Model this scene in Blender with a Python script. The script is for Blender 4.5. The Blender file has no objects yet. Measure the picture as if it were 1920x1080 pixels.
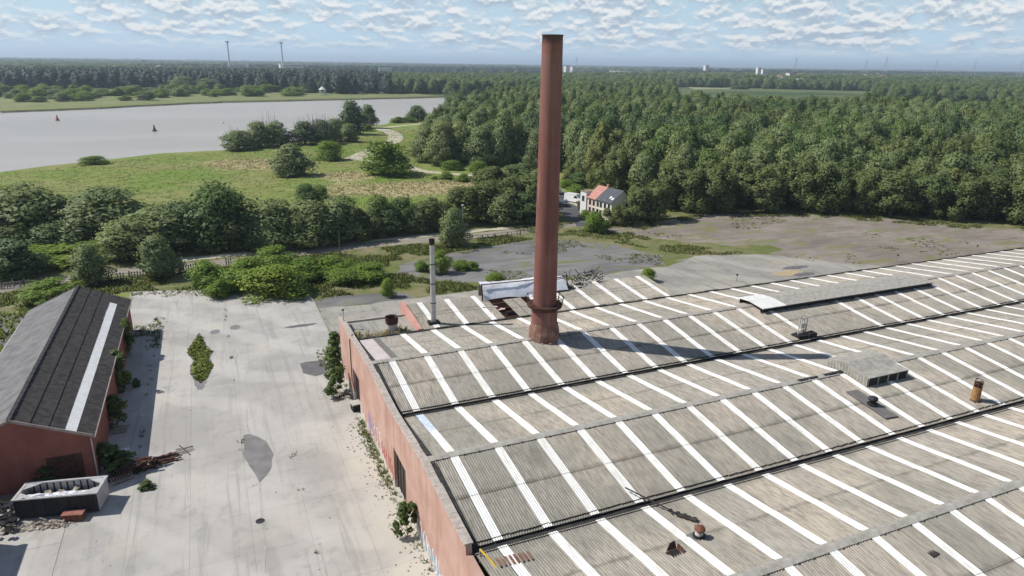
import bpy, bmesh, math, random
import numpy as np
from mathutils import Vector, Matrix
from mathutils.geometry import delaunay_2d_cdt

random.seed(7)
RNG = np.random.default_rng(11)
S = bpy.context.scene
COL = S.collection

# ------------------------------------------------------------------ camera
CAMZ = 34.7
RIGHT = Vector((0.91785992, -0.39667394, 0.01352579))
DOWN = Vector((-0.10961703, -0.28609995, -0.95190909))
FWD = Vector((0.38146726, 0.87223655, -0.3060819))
FPX = 1305.0
cd = bpy.data.cameras.new("camera")
cam = bpy.data.objects.new("camera", cd)
COL.objects.link(cam)
cd.sensor_width = 36.0
cd.lens = FPX / 1920.0 * 36.0
cd.clip_start = 0.5
cd.clip_end = 80000.0
mw = Matrix.Identity(4)
for i in range(3):
    mw[i][0] = RIGHT[i]; mw[i][1] = -DOWN[i]; mw[i][2] = -FWD[i]
mw[2][3] = CAMZ
cam.matrix_world = mw
S.camera = cam

# ------------------------------------------------------------------ sky, sun, exposure
SUN_AZ = math.radians(-60.6)      # clockwise from +y
SUN_EL = math.radians(47.0)
w = bpy.data.worlds.new("World")
S.world = w
w.use_nodes = True
nt = w.node_tree
nt.nodes.clear()
N = nt.nodes.new; L = nt.links.new
def wmath(op, a, b=None, clamp=False):
    n = N("ShaderNodeMath"); n.operation = op; n.use_clamp = clamp
    for i, v in enumerate((a, b)):
        if v is None: continue
        if isinstance(v, (int, float)): n.inputs[i].default_value = v
        else: L(v, n.inputs[i])
    return n.outputs[0]
def wmap(v, a, b, c, d):
    n = N("ShaderNodeMapRange"); n.interpolation_type = 'SMOOTHSTEP'
    L(v, n.inputs[0])
    for i, x in enumerate((a, b, c, d)): n.inputs[i + 1].default_value = x
    return n.outputs[0]
out = N("ShaderNodeOutputWorld"); bg = N("ShaderNodeBackground")
bg.inputs[1].default_value = 0.1
sky = N("ShaderNodeTexSky"); sky.sky_type = 'NISHITA'
sky.sun_disc = False; sky.sun_elevation = SUN_EL; sky.sun_rotation = SUN_AZ
sky.altitude = 40; sky.air_density = 1.0; sky.dust_density = 0.4; sky.ozone_density = 1.6
geo = N("ShaderNodeTexCoord")
sep = N("ShaderNodeSeparateXYZ"); L(geo.outputs["Generated"], sep.inputs[0])
z = sep.outputs[2]
def cloudvec(dz):
    zl = wmath('MULTIPLY', wmath('LOGARITHM', wmath('ADD', wmath('MAXIMUM', wmath('ADD', z, dz), 0.0), 0.035), math.e), 6.6)
    c = N("ShaderNodeCombineXYZ")
    L(wmath('MULTIPLY', sep.outputs[0], 33.0), c.inputs[0]); L(wmath('MULTIPLY', sep.outputs[1], 33.0), c.inputs[1]); L(zl, c.inputs[2])
    return c.outputs[0]
def cloudnoise(vec, sc=1.0, det=6, ro=.56):
    n = N("ShaderNodeTexNoise"); n.inputs["Scale"].default_value = sc
    n.inputs["Detail"].default_value = det; n.inputs["Roughness"].default_value = ro
    n.inputs["Distortion"].default_value = 0.1
    L(vec, n.inputs["Vector"]); return n.outputs[0]
v0 = cloudvec(0.0)
n0 = cloudnoise(v0); n1 = cloudnoise(cloudvec(0.0045)); nb_ = cloudnoise(v0, .33, 3, .5)
# cover grows toward the horizon, where one looks through more cloud banks
cov = wmap(z, 0.10, 0.75, 0.385, 0.54)
dens = wmap(wmath('SUBTRACT', wmath('ADD', wmath('MULTIPLY', n0, .66), wmath('MULTIPLY', nb_, .34)), cov), 0.0, 0.17, 0.0, 1.0)
fade = wmap(z, 0.006, 0.034, 0.0, 1.0)
mask = wmath('MULTIPLY', wmath('MULTIPLY', dens, fade), 0.95)
lit = wmap(wmath('ADD', wmath('SUBTRACT', n0, n1), wmath('MULTIPLY', wmath('SUBTRACT', n0, .5), .12)), -0.09, 0.11, 0.0, 1.0)
ccol = N("ShaderNodeMix"); ccol.data_type = 'RGBA'
ccol.inputs[6].default_value = (3.9, 4.9, 6.0, 1); ccol.inputs[7].default_value = (8.5, 8.7, 8.7, 1)
L(lit, ccol.inputs[0])
# low pale veil near the horizon
veil = N("ShaderNodeMix"); veil.data_type = 'RGBA'
L(wmap(z, 0.0, 0.20, 0.95, 0.0), veil.inputs[0]); L(sky.outputs[0], veil.inputs[6])
veil.inputs[7].default_value = (5.0, 6.9, 8.6, 1)
smix = N("ShaderNodeMix"); smix.data_type = 'RGBA'
L(mask, smix.inputs[0]); L(veil.outputs[2], smix.inputs[6]); L(ccol.outputs[2], smix.inputs[7])
L(smix.outputs[2], bg.inputs[0]); L(bg.outputs[0], out.inputs[0])

sl = bpy.data.lights.new("sun", 'SUN'); sl.energy = 4.9; sl.angle = math.radians(0.53)
sl.color = (1.0, 0.955, 0.89)
so = bpy.data.objects.new("sun", sl); COL.objects.link(so)
sdir = Vector((math.sin(SUN_AZ) * math.cos(SUN_EL), math.cos(SUN_AZ) * math.cos(SUN_EL), math.sin(SUN_EL)))
so.rotation_euler = sdir.to_track_quat('Z', 'Y').to_euler()
so.location = (-60, 40, 90)
S.view_settings.view_transform = 'Standard'; S.view_settings.look = 'None'
S.view_settings.exposure = 0.07; S.view_settings.gamma = 1.0
S.view_settings.use_curve_mapping = False
S.cycles.max_bounces = 6; S.cycles.diffuse_bounces = 3; S.cycles.glossy_bounces = 2
S.cycles.transmission_bounces = 3; S.cycles.volume_bounces = 0; S.cycles.transparent_max_bounces = 8
S.cycles.use_denoising = True

# ------------------------------------------------------------------ where a point of the photograph lies on the ground (used for laying out)
def ray(px, py):
    a, b = px - 960.0, py - 540.0
    return RIGHT * a + DOWN * b + FWD * FPX
def g(px, py, zz=0.0):
    d = ray(px, py); t = (zz - CAMZ) / d.z
    return Vector((d.x * t, d.y * t, zz))
def top_z(base, px, py):
    d = ray(px, py); t = (base.x * d.x + base.y * d.y) / (d.x * d.x + d.y * d.y)
    return CAMZ + d.z * t
def depth(p):
    return (Vector(p) - Vector((0, 0, CAMZ))).dot(FWD)
def project(p):
    v = Vector(p) - Vector((0, 0, CAMZ)); c = v.dot(FWD)
    if c <= 0.1: return (-9999, -9999)
    return (960 + FPX * v.dot(RIGHT) / c, 540 + FPX * v.dot(DOWN) / c)

# ------------------------------------------------------------------ helpers
def tag(o, label=None, cat=None, group=None, kind=None):
    if label: o["label"] = label
    if cat: o["category"] = cat
    if group: o["group"] = group
    if kind: o["kind"] = kind
    return o
def thing(name, label, cat, loc=(0, 0, 0), rz=0.0, group=None):
    o = bpy.data.objects.new(name, None); COL.objects.link(o)
    o.empty_display_size = 0.3
    o.location = loc; o.rotation_euler = (0, 0, rz)
    return tag(o, label, cat, group)
def copy_thing(root, loc, rz, scale=None, label=None, group=None):
    r = root.copy(); COL.objects.link(r); r.location = loc; r.rotation_euler = (0, 0, rz)
    if scale is not None: r.scale = scale
    if label: r["label"] = label
    if group: r["group"] = group
    for ch in list(root.children):
        c = ch.copy(); COL.objects.link(c); c.parent = r
        for gch in list(ch.children):
            d = gch.copy(); COL.objects.link(d); d.parent = c
    return r
def link_mesh(name, me, parent=None, loc=(0, 0, 0), rz=0.0):
    o = bpy.data.objects.new(name, me); COL.objects.link(o)
    o.location = loc; o.rotation_euler = (0, 0, rz)
    if parent: o.parent = parent
    return o

class MB:
    def __init__(s): s.v = []; s.f = []; s.m = []; s.cur = 0
    def quad(s, *pts):
        b = len(s.v); s.v += [tuple(p) for p in pts]; s.f.append(tuple(range(b, b + len(pts)))); s.m.append(s.cur)
    def box(s, x0, x1, y0, y1, z0, z1, rz=0.0, c=(0, 0), jit=0.0):
        b = len(s.v); ca, sa = math.cos(rz), math.sin(rz)
        for zz in (z0, z1):
            for (x, y) in ((x0, y0), (x1, y0), (x1, y1), (x0, y1)):
                x2 = x + random.uniform(-jit, jit); y2 = y + random.uniform(-jit, jit); z2 = zz + random.uniform(-jit, jit)
                s.v.append((c[0] + ca * x2 - sa * y2, c[1] + sa * x2 + ca * y2, z2))
        for q in ((3, 2, 1, 0), (4, 5, 6, 7), (0, 1, 5, 4), (1, 2, 6, 5), (2, 3, 7, 6), (3, 0, 4, 7)):
            s.f.append(tuple(b + i for i in q)); s.m.append(s.cur)
        return s
    def bar(s, p, q, wd, ht=None):
        p, q = Vector(p), Vector(q); ht = ht or wd
        d = (q - p).normalized(); up = Vector((0, 0, 1)) if abs(d.z) < 0.95 else Vector((1, 0, 0))
        a = d.cross(up).normalized() * wd / 2; u = a.cross(d).normalized() * ht / 2
        b = len(s.v)
        for c in (p, q):
            for k in (-a - u, a - u, a + u, -a + u): s.v.append(tuple(c + k))
        for qd in ((3, 2, 1, 0), (4, 5, 6, 7), (0, 1, 5, 4), (1, 2, 6, 5), (2, 3, 7, 6), (3, 0, 4, 7)):
            s.f.append(tuple(b + i for i in qd)); s.m.append(s.cur)
        return s
    def tube(s, pts, rad, n=8, cap=True):
        pts = [Vector(p) for p in pts]
        if not hasattr(rad, '__len__'): rad = [rad] * len(pts)
        b = len(s.v)
        for i, p in enumerate(pts):
            d = (pts[min(i + 1, len(pts) - 1)] - pts[max(i - 1, 0)]).normalized()
            up = Vector((0, 0, 1)) if abs(d.z) < 0.9 else Vector((1, 0, 0))
            a = d.cross(up).normalized(); u = a.cross(d).normalized()
            for k in range(n):
                t = 2 * math.pi * k / n
                s.v.append(tuple(p + (a * math.cos(t) + u * math.sin(t)) * rad[i]))
        for i in range(len(pts) - 1):
            for k in range(n):
                s.f.append((b + i * n + k, b + i * n + (k + 1) % n, b + (i + 1) * n + (k + 1) % n, b + (i + 1) * n + k)); s.m.append(s.cur)
        if cap:
            s.f.append(tuple(b + k for k in range(n))[::-1]); s.m.append(s.cur)
            e = b + (len(pts) - 1) * n
            s.f.append(tuple(e + k for k in range(n))); s.m.append(s.cur)
        return s
    def lathe(s, prof, n=24, c=(0, 0), jit=0.0):
        b = len(s.v)
        for (r, zz) in prof:
            for k in range(n):
                t = 2 * math.pi * k / n; rr = r + random.uniform(-jit, jit)
                s.v.append((c[0] + rr * math.cos(t), c[1] + rr * math.sin(t), zz))
        for i in range(len(prof) - 1):
            for k in range(n):
                s.f.append((b + i * n + k, b + i * n + (k + 1) % n, b + (i + 1) * n + (k + 1) % n, b + (i + 1) * n + k)); s.m.append(s.cur)
        return s
    def rock(s, c, r, flat=0.7):
        b = len(s.v); n = 6
        rr = lambda: r * random.uniform(0.7, 1.25)
        s.v.append((c[0], c[1], c[2] + rr() * flat))
        for k in range(n):
            t = 2 * math.pi * k / n + random.uniform(-.3, .3); q = rr()
            s.v.append((c[0] + q * math.cos(t), c[1] + q * math.sin(t), c[2] + random.uniform(0, .5) * r * flat))
        s.v.append((c[0], c[1], c[2] - r * 0.3))
        for k in range(n):
            s.f.append((b, b + 1 + k, b + 1 + (k + 1) % n)); s.m.append(s.cur)
            s.f.append((b + n + 1, b + 1 + (k + 1) % n, b + 1 + k)); s.m.append(s.cur)
        return s
    def mesh(s, name, mats):
        me = bpy.data.meshes.new(name); me.from_pydata(s.v, [], s.f)
        if not isinstance(mats, (list, tuple)): mats = [mats]
        for m in mats: me.materials.append(m)
        if len(mats) > 1: me.polygons.foreach_set("material_index", s.m)
        me.update(); return me
    def build(s, name, mats, parent=None, loc=(0, 0, 0), rz=0.0, smooth=False):
        me = s.mesh(name, mats)
        if smooth:
            me.polygons.foreach_set("use_smooth", [True] * len(me.polygons))
        return link_mesh(name, me, parent, loc, rz)

# ------------------------------------------------------------------ materials
class NT:
    def __init__(s, name):
        s.mat = bpy.data.materials.new(name); s.mat.use_nodes = True
        s.t = s.mat.node_tree; s.t.nodes.clear()
        s.o = s.t.nodes.new("ShaderNodeOutputMaterial")
    def n(s, typ, **kw):
        x = s.t.nodes.new(typ)
        for k, v in kw.items(): setattr(x, k, v)
        return x
    def set(s, sock, v):
        if isinstance(v, (int, float)): sock.default_value = v
        elif isinstance(v, tuple): sock.default_value = v if len(v) != 3 or sock.type == 'VECTOR' else (*v, 1)
        else: s.t.links.new(v, sock)
    def noise(s, scale, detail=4, rough=0.55, vec=None, dist=0.0):
        x = s.n("ShaderNodeTexNoise"); x.inputs["Scale"].default_value = scale
        x.inputs["Detail"].default_value = detail; x.inputs["Roughness"].default_value = rough
        x.inputs["Distortion"].default_value = dist
        s.set(x.inputs["Vector"], vec if vec is not None else s.pos())
        return x.outputs[0]
    def pos(s):
        if not hasattr(s, '_p'): s._p = s.n("ShaderNodeNewGeometry").outputs["Position"]
        return s._p
    def obj(s):
        if not hasattr(s, '_ob'): s._ob = s.n("ShaderNodeTexCoord").outputs["Object"]
        return s._ob
    def sepz(s, v):
        x = s.n("ShaderNodeSeparateXYZ"); s.set(x.inputs[0], v); return x.outputs
    def scaled(s, v, sc):
        x = s.n("ShaderNodeVectorMath", operation='MULTIPLY'); s.set(x.inputs[0], v); x.inputs[1].default_value = sc; return x.outputs[0]
    def math(s, op, a, b=None, clamp=False):
        x = s.n("ShaderNodeMath", operation=op, use_clamp=clamp); s.set(x.inputs[0], a)
        if b is not None: s.set(x.inputs[1], b)
        return x.outputs[0]
    def ramp(s, v, lo, hi, a=0.0, b=1.0, smooth=True):
        x = s.n("ShaderNodeMapRange", interpolation_type='SMOOTHSTEP' if smooth else 'LINEAR')
        s.set(x.inputs[0], v)
        for i, q in enumerate((lo, hi, a, b)): x.inputs[i + 1].default_value = q
        return x.outputs[0]
    def mix(s, f, a, b, blend='MIX'):
        x = s.n("ShaderNodeMix", data_type='RGBA', blend_type=blend)
        s.set(x.inputs[0], f); s.set(x.inputs[6], a); s.set(x.inputs[7], b); return x.outputs[2]
    def rand(s):
        return s.n("ShaderNodeObjectInfo").outputs["Random"]
    def island(s):
        return s.n("ShaderNodeNewGeometry").outputs["Random Per Island"]
    def bump(s, h, strength=0.3, dist=0.05):
        x = s.n("ShaderNodeBump"); x.inputs["Strength"].default_value = strength; x.inputs["Distance"].default_value = dist
        s.set(x.inputs["Height"], h); return x.outputs[0]
    def finish(s, col, rough=0.8, metal=0.0, normal=None, spec=0.3):
        p = s.n("ShaderNodeBsdfPrincipled")
        s.set(p.inputs["Base Color"], col); s.set(p.inputs["Roughness"], rough); s.set(p.inputs["Metallic"], metal)
        p.inputs["Specular IOR Level"].default_value = spec
        if normal is not None: s.set(p.inputs["Normal"], normal)
        s.t.links.new(p.outputs[0], s.o.inputs[0]); s.p = p; return s.mat

def simple(name, a, b, scale=2.0, rough=0.8, metal=0.0, bumps=0.0, obj=True, spec=0.3, lo=.35, hi=.65):
    m = NT(name); v = m.obj() if obj else m.pos()
    n = m.noise(scale, 6, 0.6, v); c = m.mix(m.ramp(n, lo, hi), a, b)
    nb = m.bump(m.noise(scale * 6, 4, .6, v), bumps) if bumps else None
    return m.finish(c, rough, metal, nb, spec)

def mat_sheet():
    m = NT("fibre_cement"); r = m.rand(); P = m.pos(); O = m.obj()
    base = m.mix(m.ramp(r, 0, 1, smooth=False), (0.440, 0.385, 0.312), (0.350, 0.328, 0.288))
    big = m.noise(0.09, 4, .6, P)
    base = m.mix(m.ramp(big, .42, .62), base, (0.290, 0.275, 0.232))
    fine = m.noise(1.0, 6, .65, m.scaled(P, (5.5, 0.9, 1.0)))
    base = m.mix(m.ramp(fine, .35, .72, 0, .75), base, (0.165, 0.148, 0.125))
    blk = m.noise(.45, 6, .7, m.scaled(P, (1.6, .5, 1)), .5); base = m.mix(m.ramp(blk, .52, .70, 0, .55), base, (0.145, 0.135, 0.115))
    lich = m.noise(3.0, 5, .7, P)
    base = m.mix(m.ramp(lich, .56, .72, 0, .5), base, (0.40, 0.375, 0.255))
    o = m.sepz(O)
    lapn = m.math('ADD', m.math('ABSOLUTE', m.math('SUBTRACT', o[1], 4.35)), m.math('MULTIPLY', m.noise(1.6, 4, .6, P), 1.0))
    base = m.mix(m.ramp(lapn, .42, .85, .55, 0), base, (0.10, 0.098, 0.075))
    eave = m.math('ADD', o[1], m.math('MULTIPLY', m.noise(0.8, 4, .6, P), 2.0))
    base = m.mix(m.ramp(eave, .9, 2.2, .35, 0), base, (0.12, 0.115, 0.10))
    return m.finish(base, .9, 0, None, .2)
M = {}
M['sheet'] = mat_sheet()
def mat_skylight():
    m = NT("skylight_sheet"); P = m.pos()
    n = m.noise(1.6, 5, .6, m.scaled(P, (2.5, .6, 1)))
    c = m.mix(m.ramp(n, .42, .80), (0.76, 0.755, 0.725), (0.52, 0.50, 0.45))
    c = m.mix(m.ramp(m.rand(), .0, 1, 0, .30, False), c, (0.55, 0.53, 0.48))
    return m.finish(c, .55, 0, None, .35)
M['skylight'] = mat_skylight()
M['skylight_blue'] = simple("skylight_bared", (0.42, 0.50, 0.62), (0.60, 0.66, 0.74), 2.5, .4)
M['skylight_dark'] = simple("skylight_opaque", (0.13, 0.12, 0.115), (0.17, 0.16, 0.15), 2, .8)
M['plain_panel'] = simple("plain_panel", (0.46, 0.40, 0.38), (0.52, 0.47, 0.45), .7, .8)
M['bitumen'] = simple("bitumen", (0.022, 0.022, 0.022), (0.05, 0.048, 0.042), 1.2, .9, 0, .4)
M['capping'] = simple("ridge_capping", (0.27, 0.255, 0.22), (0.38, 0.36, 0.32), 2.2, .9, 0, .3)
def mat_brickwall(name, a, b, peel, peelcol=(0.55, 0.50, 0.44), top=2.6):
    m = NT(name); P = m.pos()
    n = m.noise(.35, 6, .62, P); c = m.mix(m.ramp(n, .35, .66), a, b)
    st = m.noise(.9, 5, .6, m.scaled(P, (1, 1.4, .16)))
    c = m.mix(m.ramp(st, .52, .72, 0, .45), c, (a[0] * .62, a[1] * .55, a[2] * .5))
    br = m.n("ShaderNodeTexBrick"); 
    sw = m.n("ShaderNodeCombineXYZ"); o = m.sepz(P)
    m.set(sw.inputs[0], m.math('ADD', o[0], o[1])); m.set(sw.inputs[1], o[2])
    m.set(br.inputs["Vector"], sw.outputs[0]); br.inputs["Scale"].default_value = 1.0
    br.inputs["Brick Width"].default_value = .23; br.inputs["Row Height"].default_value = .075; br.inputs["Mortar Size"].default_value = .008
    c = m.mix(m.math('MULTIPLY', br.outputs["Fac"], .22), c, (0.40, 0.34, 0.30))
    if peel:
        pn = m.math('ADD', m.noise(.7, 6, .65, P), m.ramp(o[2], 0.2, top, .17, -.22))
        c = m.mix(m.ramp(pn, .57, .63), c, peelcol)
    return m.finish(c, .9, 0, m.bump(br.outputs["Fac"], -.25, .02), .2)
M['hallwall'] = mat_brickwall("painted_brick", (0.425, 0.25, 0.195), (0.51, 0.335, 0.272), True)
M['shedwall'] = mat_brickwall("red_brick", (0.200, 0.062, 0.045), (0.265, 0.092, 0.066), False)
M['pinkwall'] = mat_brickwall("pink_brick", (0.50, 0.25, 0.20), (0.55, 0.30, 0.25), False)
M['coping'] = simple("coping", (0.34, 0.30, 0.26), (0.46, 0.41, 0.36), 3, .9, 0, .3)
def mat_chimney():
    m = NT("chimney_brick"); P = m.pos(); o = m.sepz(P)
    n = m.noise(.5, 6, .6, m.scaled(P, (1, 1, .35)))
    c = m.mix(m.ramp(n, .35, .68), (0.180, 0.076, 0.062), (0.235, 0.108, 0.090))
    top = m.ramp(m.math('ADD', o[2], m.math('MULTIPLY', n, 5.0)), 27, 38)
    c = m.mix(m.math('MULTIPLY', top, .55), c, (0.27, 0.15, 0.12))
    band = m.noise(1.0, 2, .5, m.scaled(P, (.05, .05, .7)))
    c = m.mix(m.ramp(band, .5, .62, 0, .25), c, (0.22, 0.06, 0.045))
    sk_ = m.noise(1.0, 6, .65, m.scaled(P, (2.2, 2.2, .10))); c = m.mix(m.ramp(sk_, .50, .72, 0, .6), c, (0.12, 0.05, 0.042)); c = m.mix(m.ramp(sk_, .30, .42, .35, 0), c, (0.42, 0.24, 0.20))
    soot = m.ramp(m.math('ADD', o[2], m.math('MULTIPLY', m.noise(1.4, 5, .6, P), 1.6)), 37.0, 37.9)
    c = m.mix(m.math('MULTIPLY', soot, .8), c, (0.06, 0.05, 0.045))
    wave = m.n("ShaderNodeTexWave", wave_type='BANDS', bands_direction='Z'); wave.inputs["Scale"].default_value = 2.2
    m.set(wave.inputs["Vector"], P); wave.inputs["Distortion"].default_value = .4
    return m.finish(c, .9, 0, m.bump(m.math('ADD', wave.outputs[1], m.noise(6, 5, .6, P)), .25, .02), .2)
M['chimney'] = mat_chimney()
M['chimbase'] = simple("stained_brick", (0.16, 0.07, 0.05), (0.25, 0.15, 0.11), 1.2, .9, 0, .3)
M['rust'] = simple("rust", (0.13, 0.045, 0.028), (0.22, 0.10, 0.065), 3, .85, .2, .3)
M['darkrust'] = simple("dark_rust", (0.045, 0.024, 0.018), (0.10, 0.045, 0.03), 3, .85, .2, .3)
M['ochre'] = simple("ochre_pipe", (0.36, 0.21, 0.07), (0.27, 0.13, 0.05), 2.2, .7, 0, .2)
M['steel'] = simple("galvanised", (0.42, 0.41, 0.41), (0.52, 0.51, 0.50), 2, .5, .35)
M['paleflue'] = simple("pale_flue", (0.50, 0.46, 0.43), (0.40, 0.36, 0.33), 2, .8)
M['black'] = simple("black", (0.012, 0.011, 0.011), (0.03, 0.028, 0.026), 2, .8)
M['darkpanel'] = simple("dark_steel_door", (0.035, 0.025, 0.022), (0.06, 0.045, 0.04), .8, .7)
def mat_concrete(name, a, b, stain, slab=False, warm=None):
    m = NT(name); P = m.pos()
    n = m.noise(.10, 7, .6, P); c = m.mix(m.ramp(n, .36, .62), a, b)
    n2 = m.noise(.7, 6, .65, P, .6); c = m.mix(m.ramp(n2, .48, .74, 0, .6), c, stain)
    sw_ = m.n('ShaderNodeTexWave', wave_type='BANDS', bands_direction='DIAGONAL'); sw_.inputs['Scale'].default_value = .05; sw_.inputs['Distortion'].default_value = 9.0; sw_.inputs['Detail'].default_value = 4; sw_.inputs['Detail Scale'].default_value = .6; m.set(sw_.inputs['Vector'], P)
    c = m.mix(m.ramp(sw_.outputs[1], .6, .95, 0, .45), c, (min(.6, a[0] * 1.16), min(.6, a[1] * 1.16), min(.6, a[2] * 1.16)))
    n4 = m.noise(1.0, 5, .6, m.scaled(P, (1.3, .07, 1)), .9); c = m.mix(m.ramp(n4, .50, .70, 0, .5), c, stain)
    n3 = m.noise(5.0, 5, .7, P); c = m.mix(m.ramp(n3, .55, .8, 0, .25), c, stain)
    if warm: c = m.mix(m.ramp(m.noise(.16, 5, .6, m.scaled(P, (1.0, 1.0, 1))), .55, .68, 0, .6), c, warm)
    if slab:
        ox = m.sepz(P); e_ = m.math('ADD', ox[0], m.math('MULTIPLY', m.math('SUBTRACT', m.noise(.25, 5, .6, P), .5), 9.0))
        c = m.mix(m.math('MULTIPLY', m.ramp(e_, 6.0, 11.0), m.ramp(ox[1], 66, 54)), c, (0.50, 0.465, 0.40))
    if slab: c = m.mix(m.ramp(m.rand(), 0, 1, 0, .14, False), c, stain)
    return m.finish(c, .88, 0, m.bump(m.noise(9, 4, .6, P), .15, .03), .25)
M['slab'] = mat_concrete("yard_concrete", (0.45, 0.43, 0.395), (0.35, 0.335, 0.308), (0.26, 0.25, 0.232), True, (0.46, 0.43, 0.37))
M['apron'] = mat_concrete("apron_concrete", (0.345, 0.325, 0.285), (0.25, 0.24, 0.215), (0.165, 0.155, 0.14), False, (0.36, 0.31, 0.22))
M['joint'] = simple("slab_joint", (0.30, 0.29, 0.265), (0.40, 0.39, 0.37), .6, .95, obj=False)
def mat_asphalt(name, a, b, weed, thr):
    m = NT(name); P = m.pos()
    n = m.noise(.07, 6, .62, P); c = m.mix(m.ramp(n, .38, .64), a, b)
    n2 = m.noise(.6, 6, .65, m.scaled(P, (.5, 1.6, 1)), .5); c = m.mix(m.ramp(n2, .5, .75, 0, .5), c, (b[0] * 1.4, b[1] * 1.34, b[2] * 1.25)); n5 = m.noise(.35, 6, .7, m.scaled(P, (.22, 1.8, 1)), .7); c = m.mix(m.ramp(n5, .48, .66, 0, .6), c, (a[0] * .62, a[1] * .6, a[2] * .58))
    n3 = m.noise(.22, 6, .7, m.scaled(P, (.55, 1.3, 1)), .6); c = m.mix(m.ramp(n3, thr, thr + .06, 0, .85), c, weed)
    return m.finish(c, .92, 0, m.bump(m.noise(8, 4, .6, P), .2, .04), .2)
M['asphalt'] = mat_asphalt("worn_asphalt", (0.150, 0.147, 0.145), (0.215, 0.205, 0.195), (0.15, 0.165, 0.06), .555)
M['asphalt_pink'] = mat_asphalt("faded_asphalt", (0.190, 0.163, 0.138), (0.262, 0.230, 0.195), (0.175, 0.18, 0.075), .53)
M['road'] = mat_asphalt("gravel_road", (0.30, 0.265, 0.215), (0.24, 0.22, 0.185), (0.15, 0.15, 0.065), .57)
M['lane'] = mat_asphalt("lane_asphalt", (0.075, 0.077, 0.08), (0.11, 0.11, 0.11), (0.12, 0.13, 0.05), .66)
M['path'] = mat_asphalt("path_gravel", (0.48, 0.44, 0.33), (0.42, 0.39, 0.30), (0.22, 0.24, 0.09), .66)
def mat_ground():
    m = NT("meadow_and_earth"); P = m.pos(); o = m.sepz(P)
    n = m.noise(.035, 6, .6, P); c = m.mix(m.ramp(n, .36, .62), (0.160, 0.225, 0.046), (0.230, 0.235, 0.085))
    n2 = m.noise(.16, 6, .65, m.scaled(P, (.7, 1.2, 1))); c = m.mix(m.ramp(n2, .48, .70, 0, .65), c, (0.105, 0.165, 0.036))
    n3 = m.noise(.05, 5, .6, m.scaled(P, (.5, 1.2, 1.0))); c = m.mix(m.ramp(n3, .55, .68, 0, .6), c, (0.24, 0.20, 0.09))
    # dry reed beds lying in the meadow
    wob = m.math('MULTIPLY', m.math('SUBTRACT', m.noise(.06, 5, .6, P), .5), 1.5)
    for (cx, cy, rx, ry, ang) in ((54.6, 196, 33, 15, -.18), (39.5, 226, 10, 13, -.1), (14, 262, 16, 18, .3)):
        ca, sa = math.cos(ang), math.sin(ang)
        dx = m.math('SUBTRACT', o[0], cx); dy = m.math('SUBTRACT', o[1], cy)
        u = m.math('DIVIDE', m.math('ADD', m.math('MULTIPLY', dx, ca), m.math('MULTIPLY', dy, sa)), rx)
        v = m.math('DIVIDE', m.math('SUBTRACT', m.math('MULTIPLY', dy, ca), m.math('MULTIPLY', dx, sa)), ry)
        r = m.math('ADD', m.math('SQRT', m.math('ADD', m.math('MULTIPLY', u, u), m.math('MULTIPLY', v, v))), wob)
        c = m.mix(m.ramp(r, .55, 1.1, .85, 0), c, (0.42, 0.345, 0.20))
    fn = m.noise(1.2, 5, .7, P); c = m.mix(m.ramp(fn, .45, .75, 0, .3), c, (0.085, 0.12, 0.03))
    far = m.math('SQRT', m.math('ADD', m.math('MULTIPLY', o[0], o[0]), m.math('MULTIPLY', o[1], o[1])))
    fields = m.mix(m.ramp(m.noise(.006, 3, .5, P), .42, .58), (0.055, 0.085, 0.03), (0.115, 0.14, 0.06))
    c = m.mix(m.ramp(far, 560, 900), c, fields)
    return m.finish(c, .95, 0, None, .1)
M['ground'] = mat_ground()
M['marsh'] = simple("marsh_grass", (0.135, 0.17, 0.055), (0.20, 0.205, 0.085), .05, .95, obj=False)
M['field'] = simple("pale_field", (0.20, 0.24, 0.10), (0.27, 0.28, 0.14), .02, .95, obj=False)
M['bank'] = simple("mud_bank", (0.12, 0.115, 0.075), (0.18, 0.17, 0.11), .2, .9, obj=False)
def mat_water():
    m = NT("silty_water"); P = m.pos()
    c = m.mix(m.ramp(m.noise(.012, 5, .6, m.scaled(P, (.4, 1, 1))), .4, .62), (0.345, 0.318, 0.275), (0.39, 0.362, 0.32))
    h = m.math('ADD', m.noise(.5, 4, .6, m.scaled(P, (.45, 1, 1))), m.math('MULTIPLY', m.noise(2.2, 3, .6, P), .4))
    return m.finish(c, .3, 0, m.bump(h, .7, .6), .4)
M['water'] = mat_water()
def mat_puddle():
    m = NT("puddle"); P = m.pos()
    c = m.mix(m.ramp(m.noise(.8, 5, .6, P), .35, .65), (0.175, 0.165, 0.15), (0.225, 0.215, 0.20))
    return m.finish(c, .3, 0, None, .4)
M['puddle'] = mat_puddle()
M['wetpatch'] = simple("damp_dark_patch", (0.12, 0.11, 0.112), (0.15, 0.14, 0.14), .9, .7, obj=False)
M['crack'] = simple("crack_dirt", (0.26, 0.25, 0.23), (0.42, 0.41, 0.39), .6, .95, obj=False)
M['moss'] = simple("moss_ground", (0.15, 0.19, 0.04), (0.20, 0.22, 0.07), 1.2, .95, obj=False)
M['sandpatch'] = simple("sand_patch", (0.42, 0.33, 0.2), (0.34, 0.27, 0.17), .6, .9, obj=False)
M['shedroof_e'] = simple("black_sheets_shaded", (0.030, 0.027, 0.026), (0.066, 0.060, 0.054), 1.7, .85, 0, .5)  # black sheets, darkened further for the slope turned from the sun
M['shedroof_w'] = simple("grey_sheets_sunlit", (0.125, 0.122, 0.122), (0.185, 0.18, 0.178), .8, .85, 0, .3)  # west slope's sunlight put into a lighter sheet colour
M['gutterpink'] = simple("gutter_zinc", (0.34, 0.27, 0.24), (0.25, 0.20, 0.18), 1.5, .7)
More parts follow.
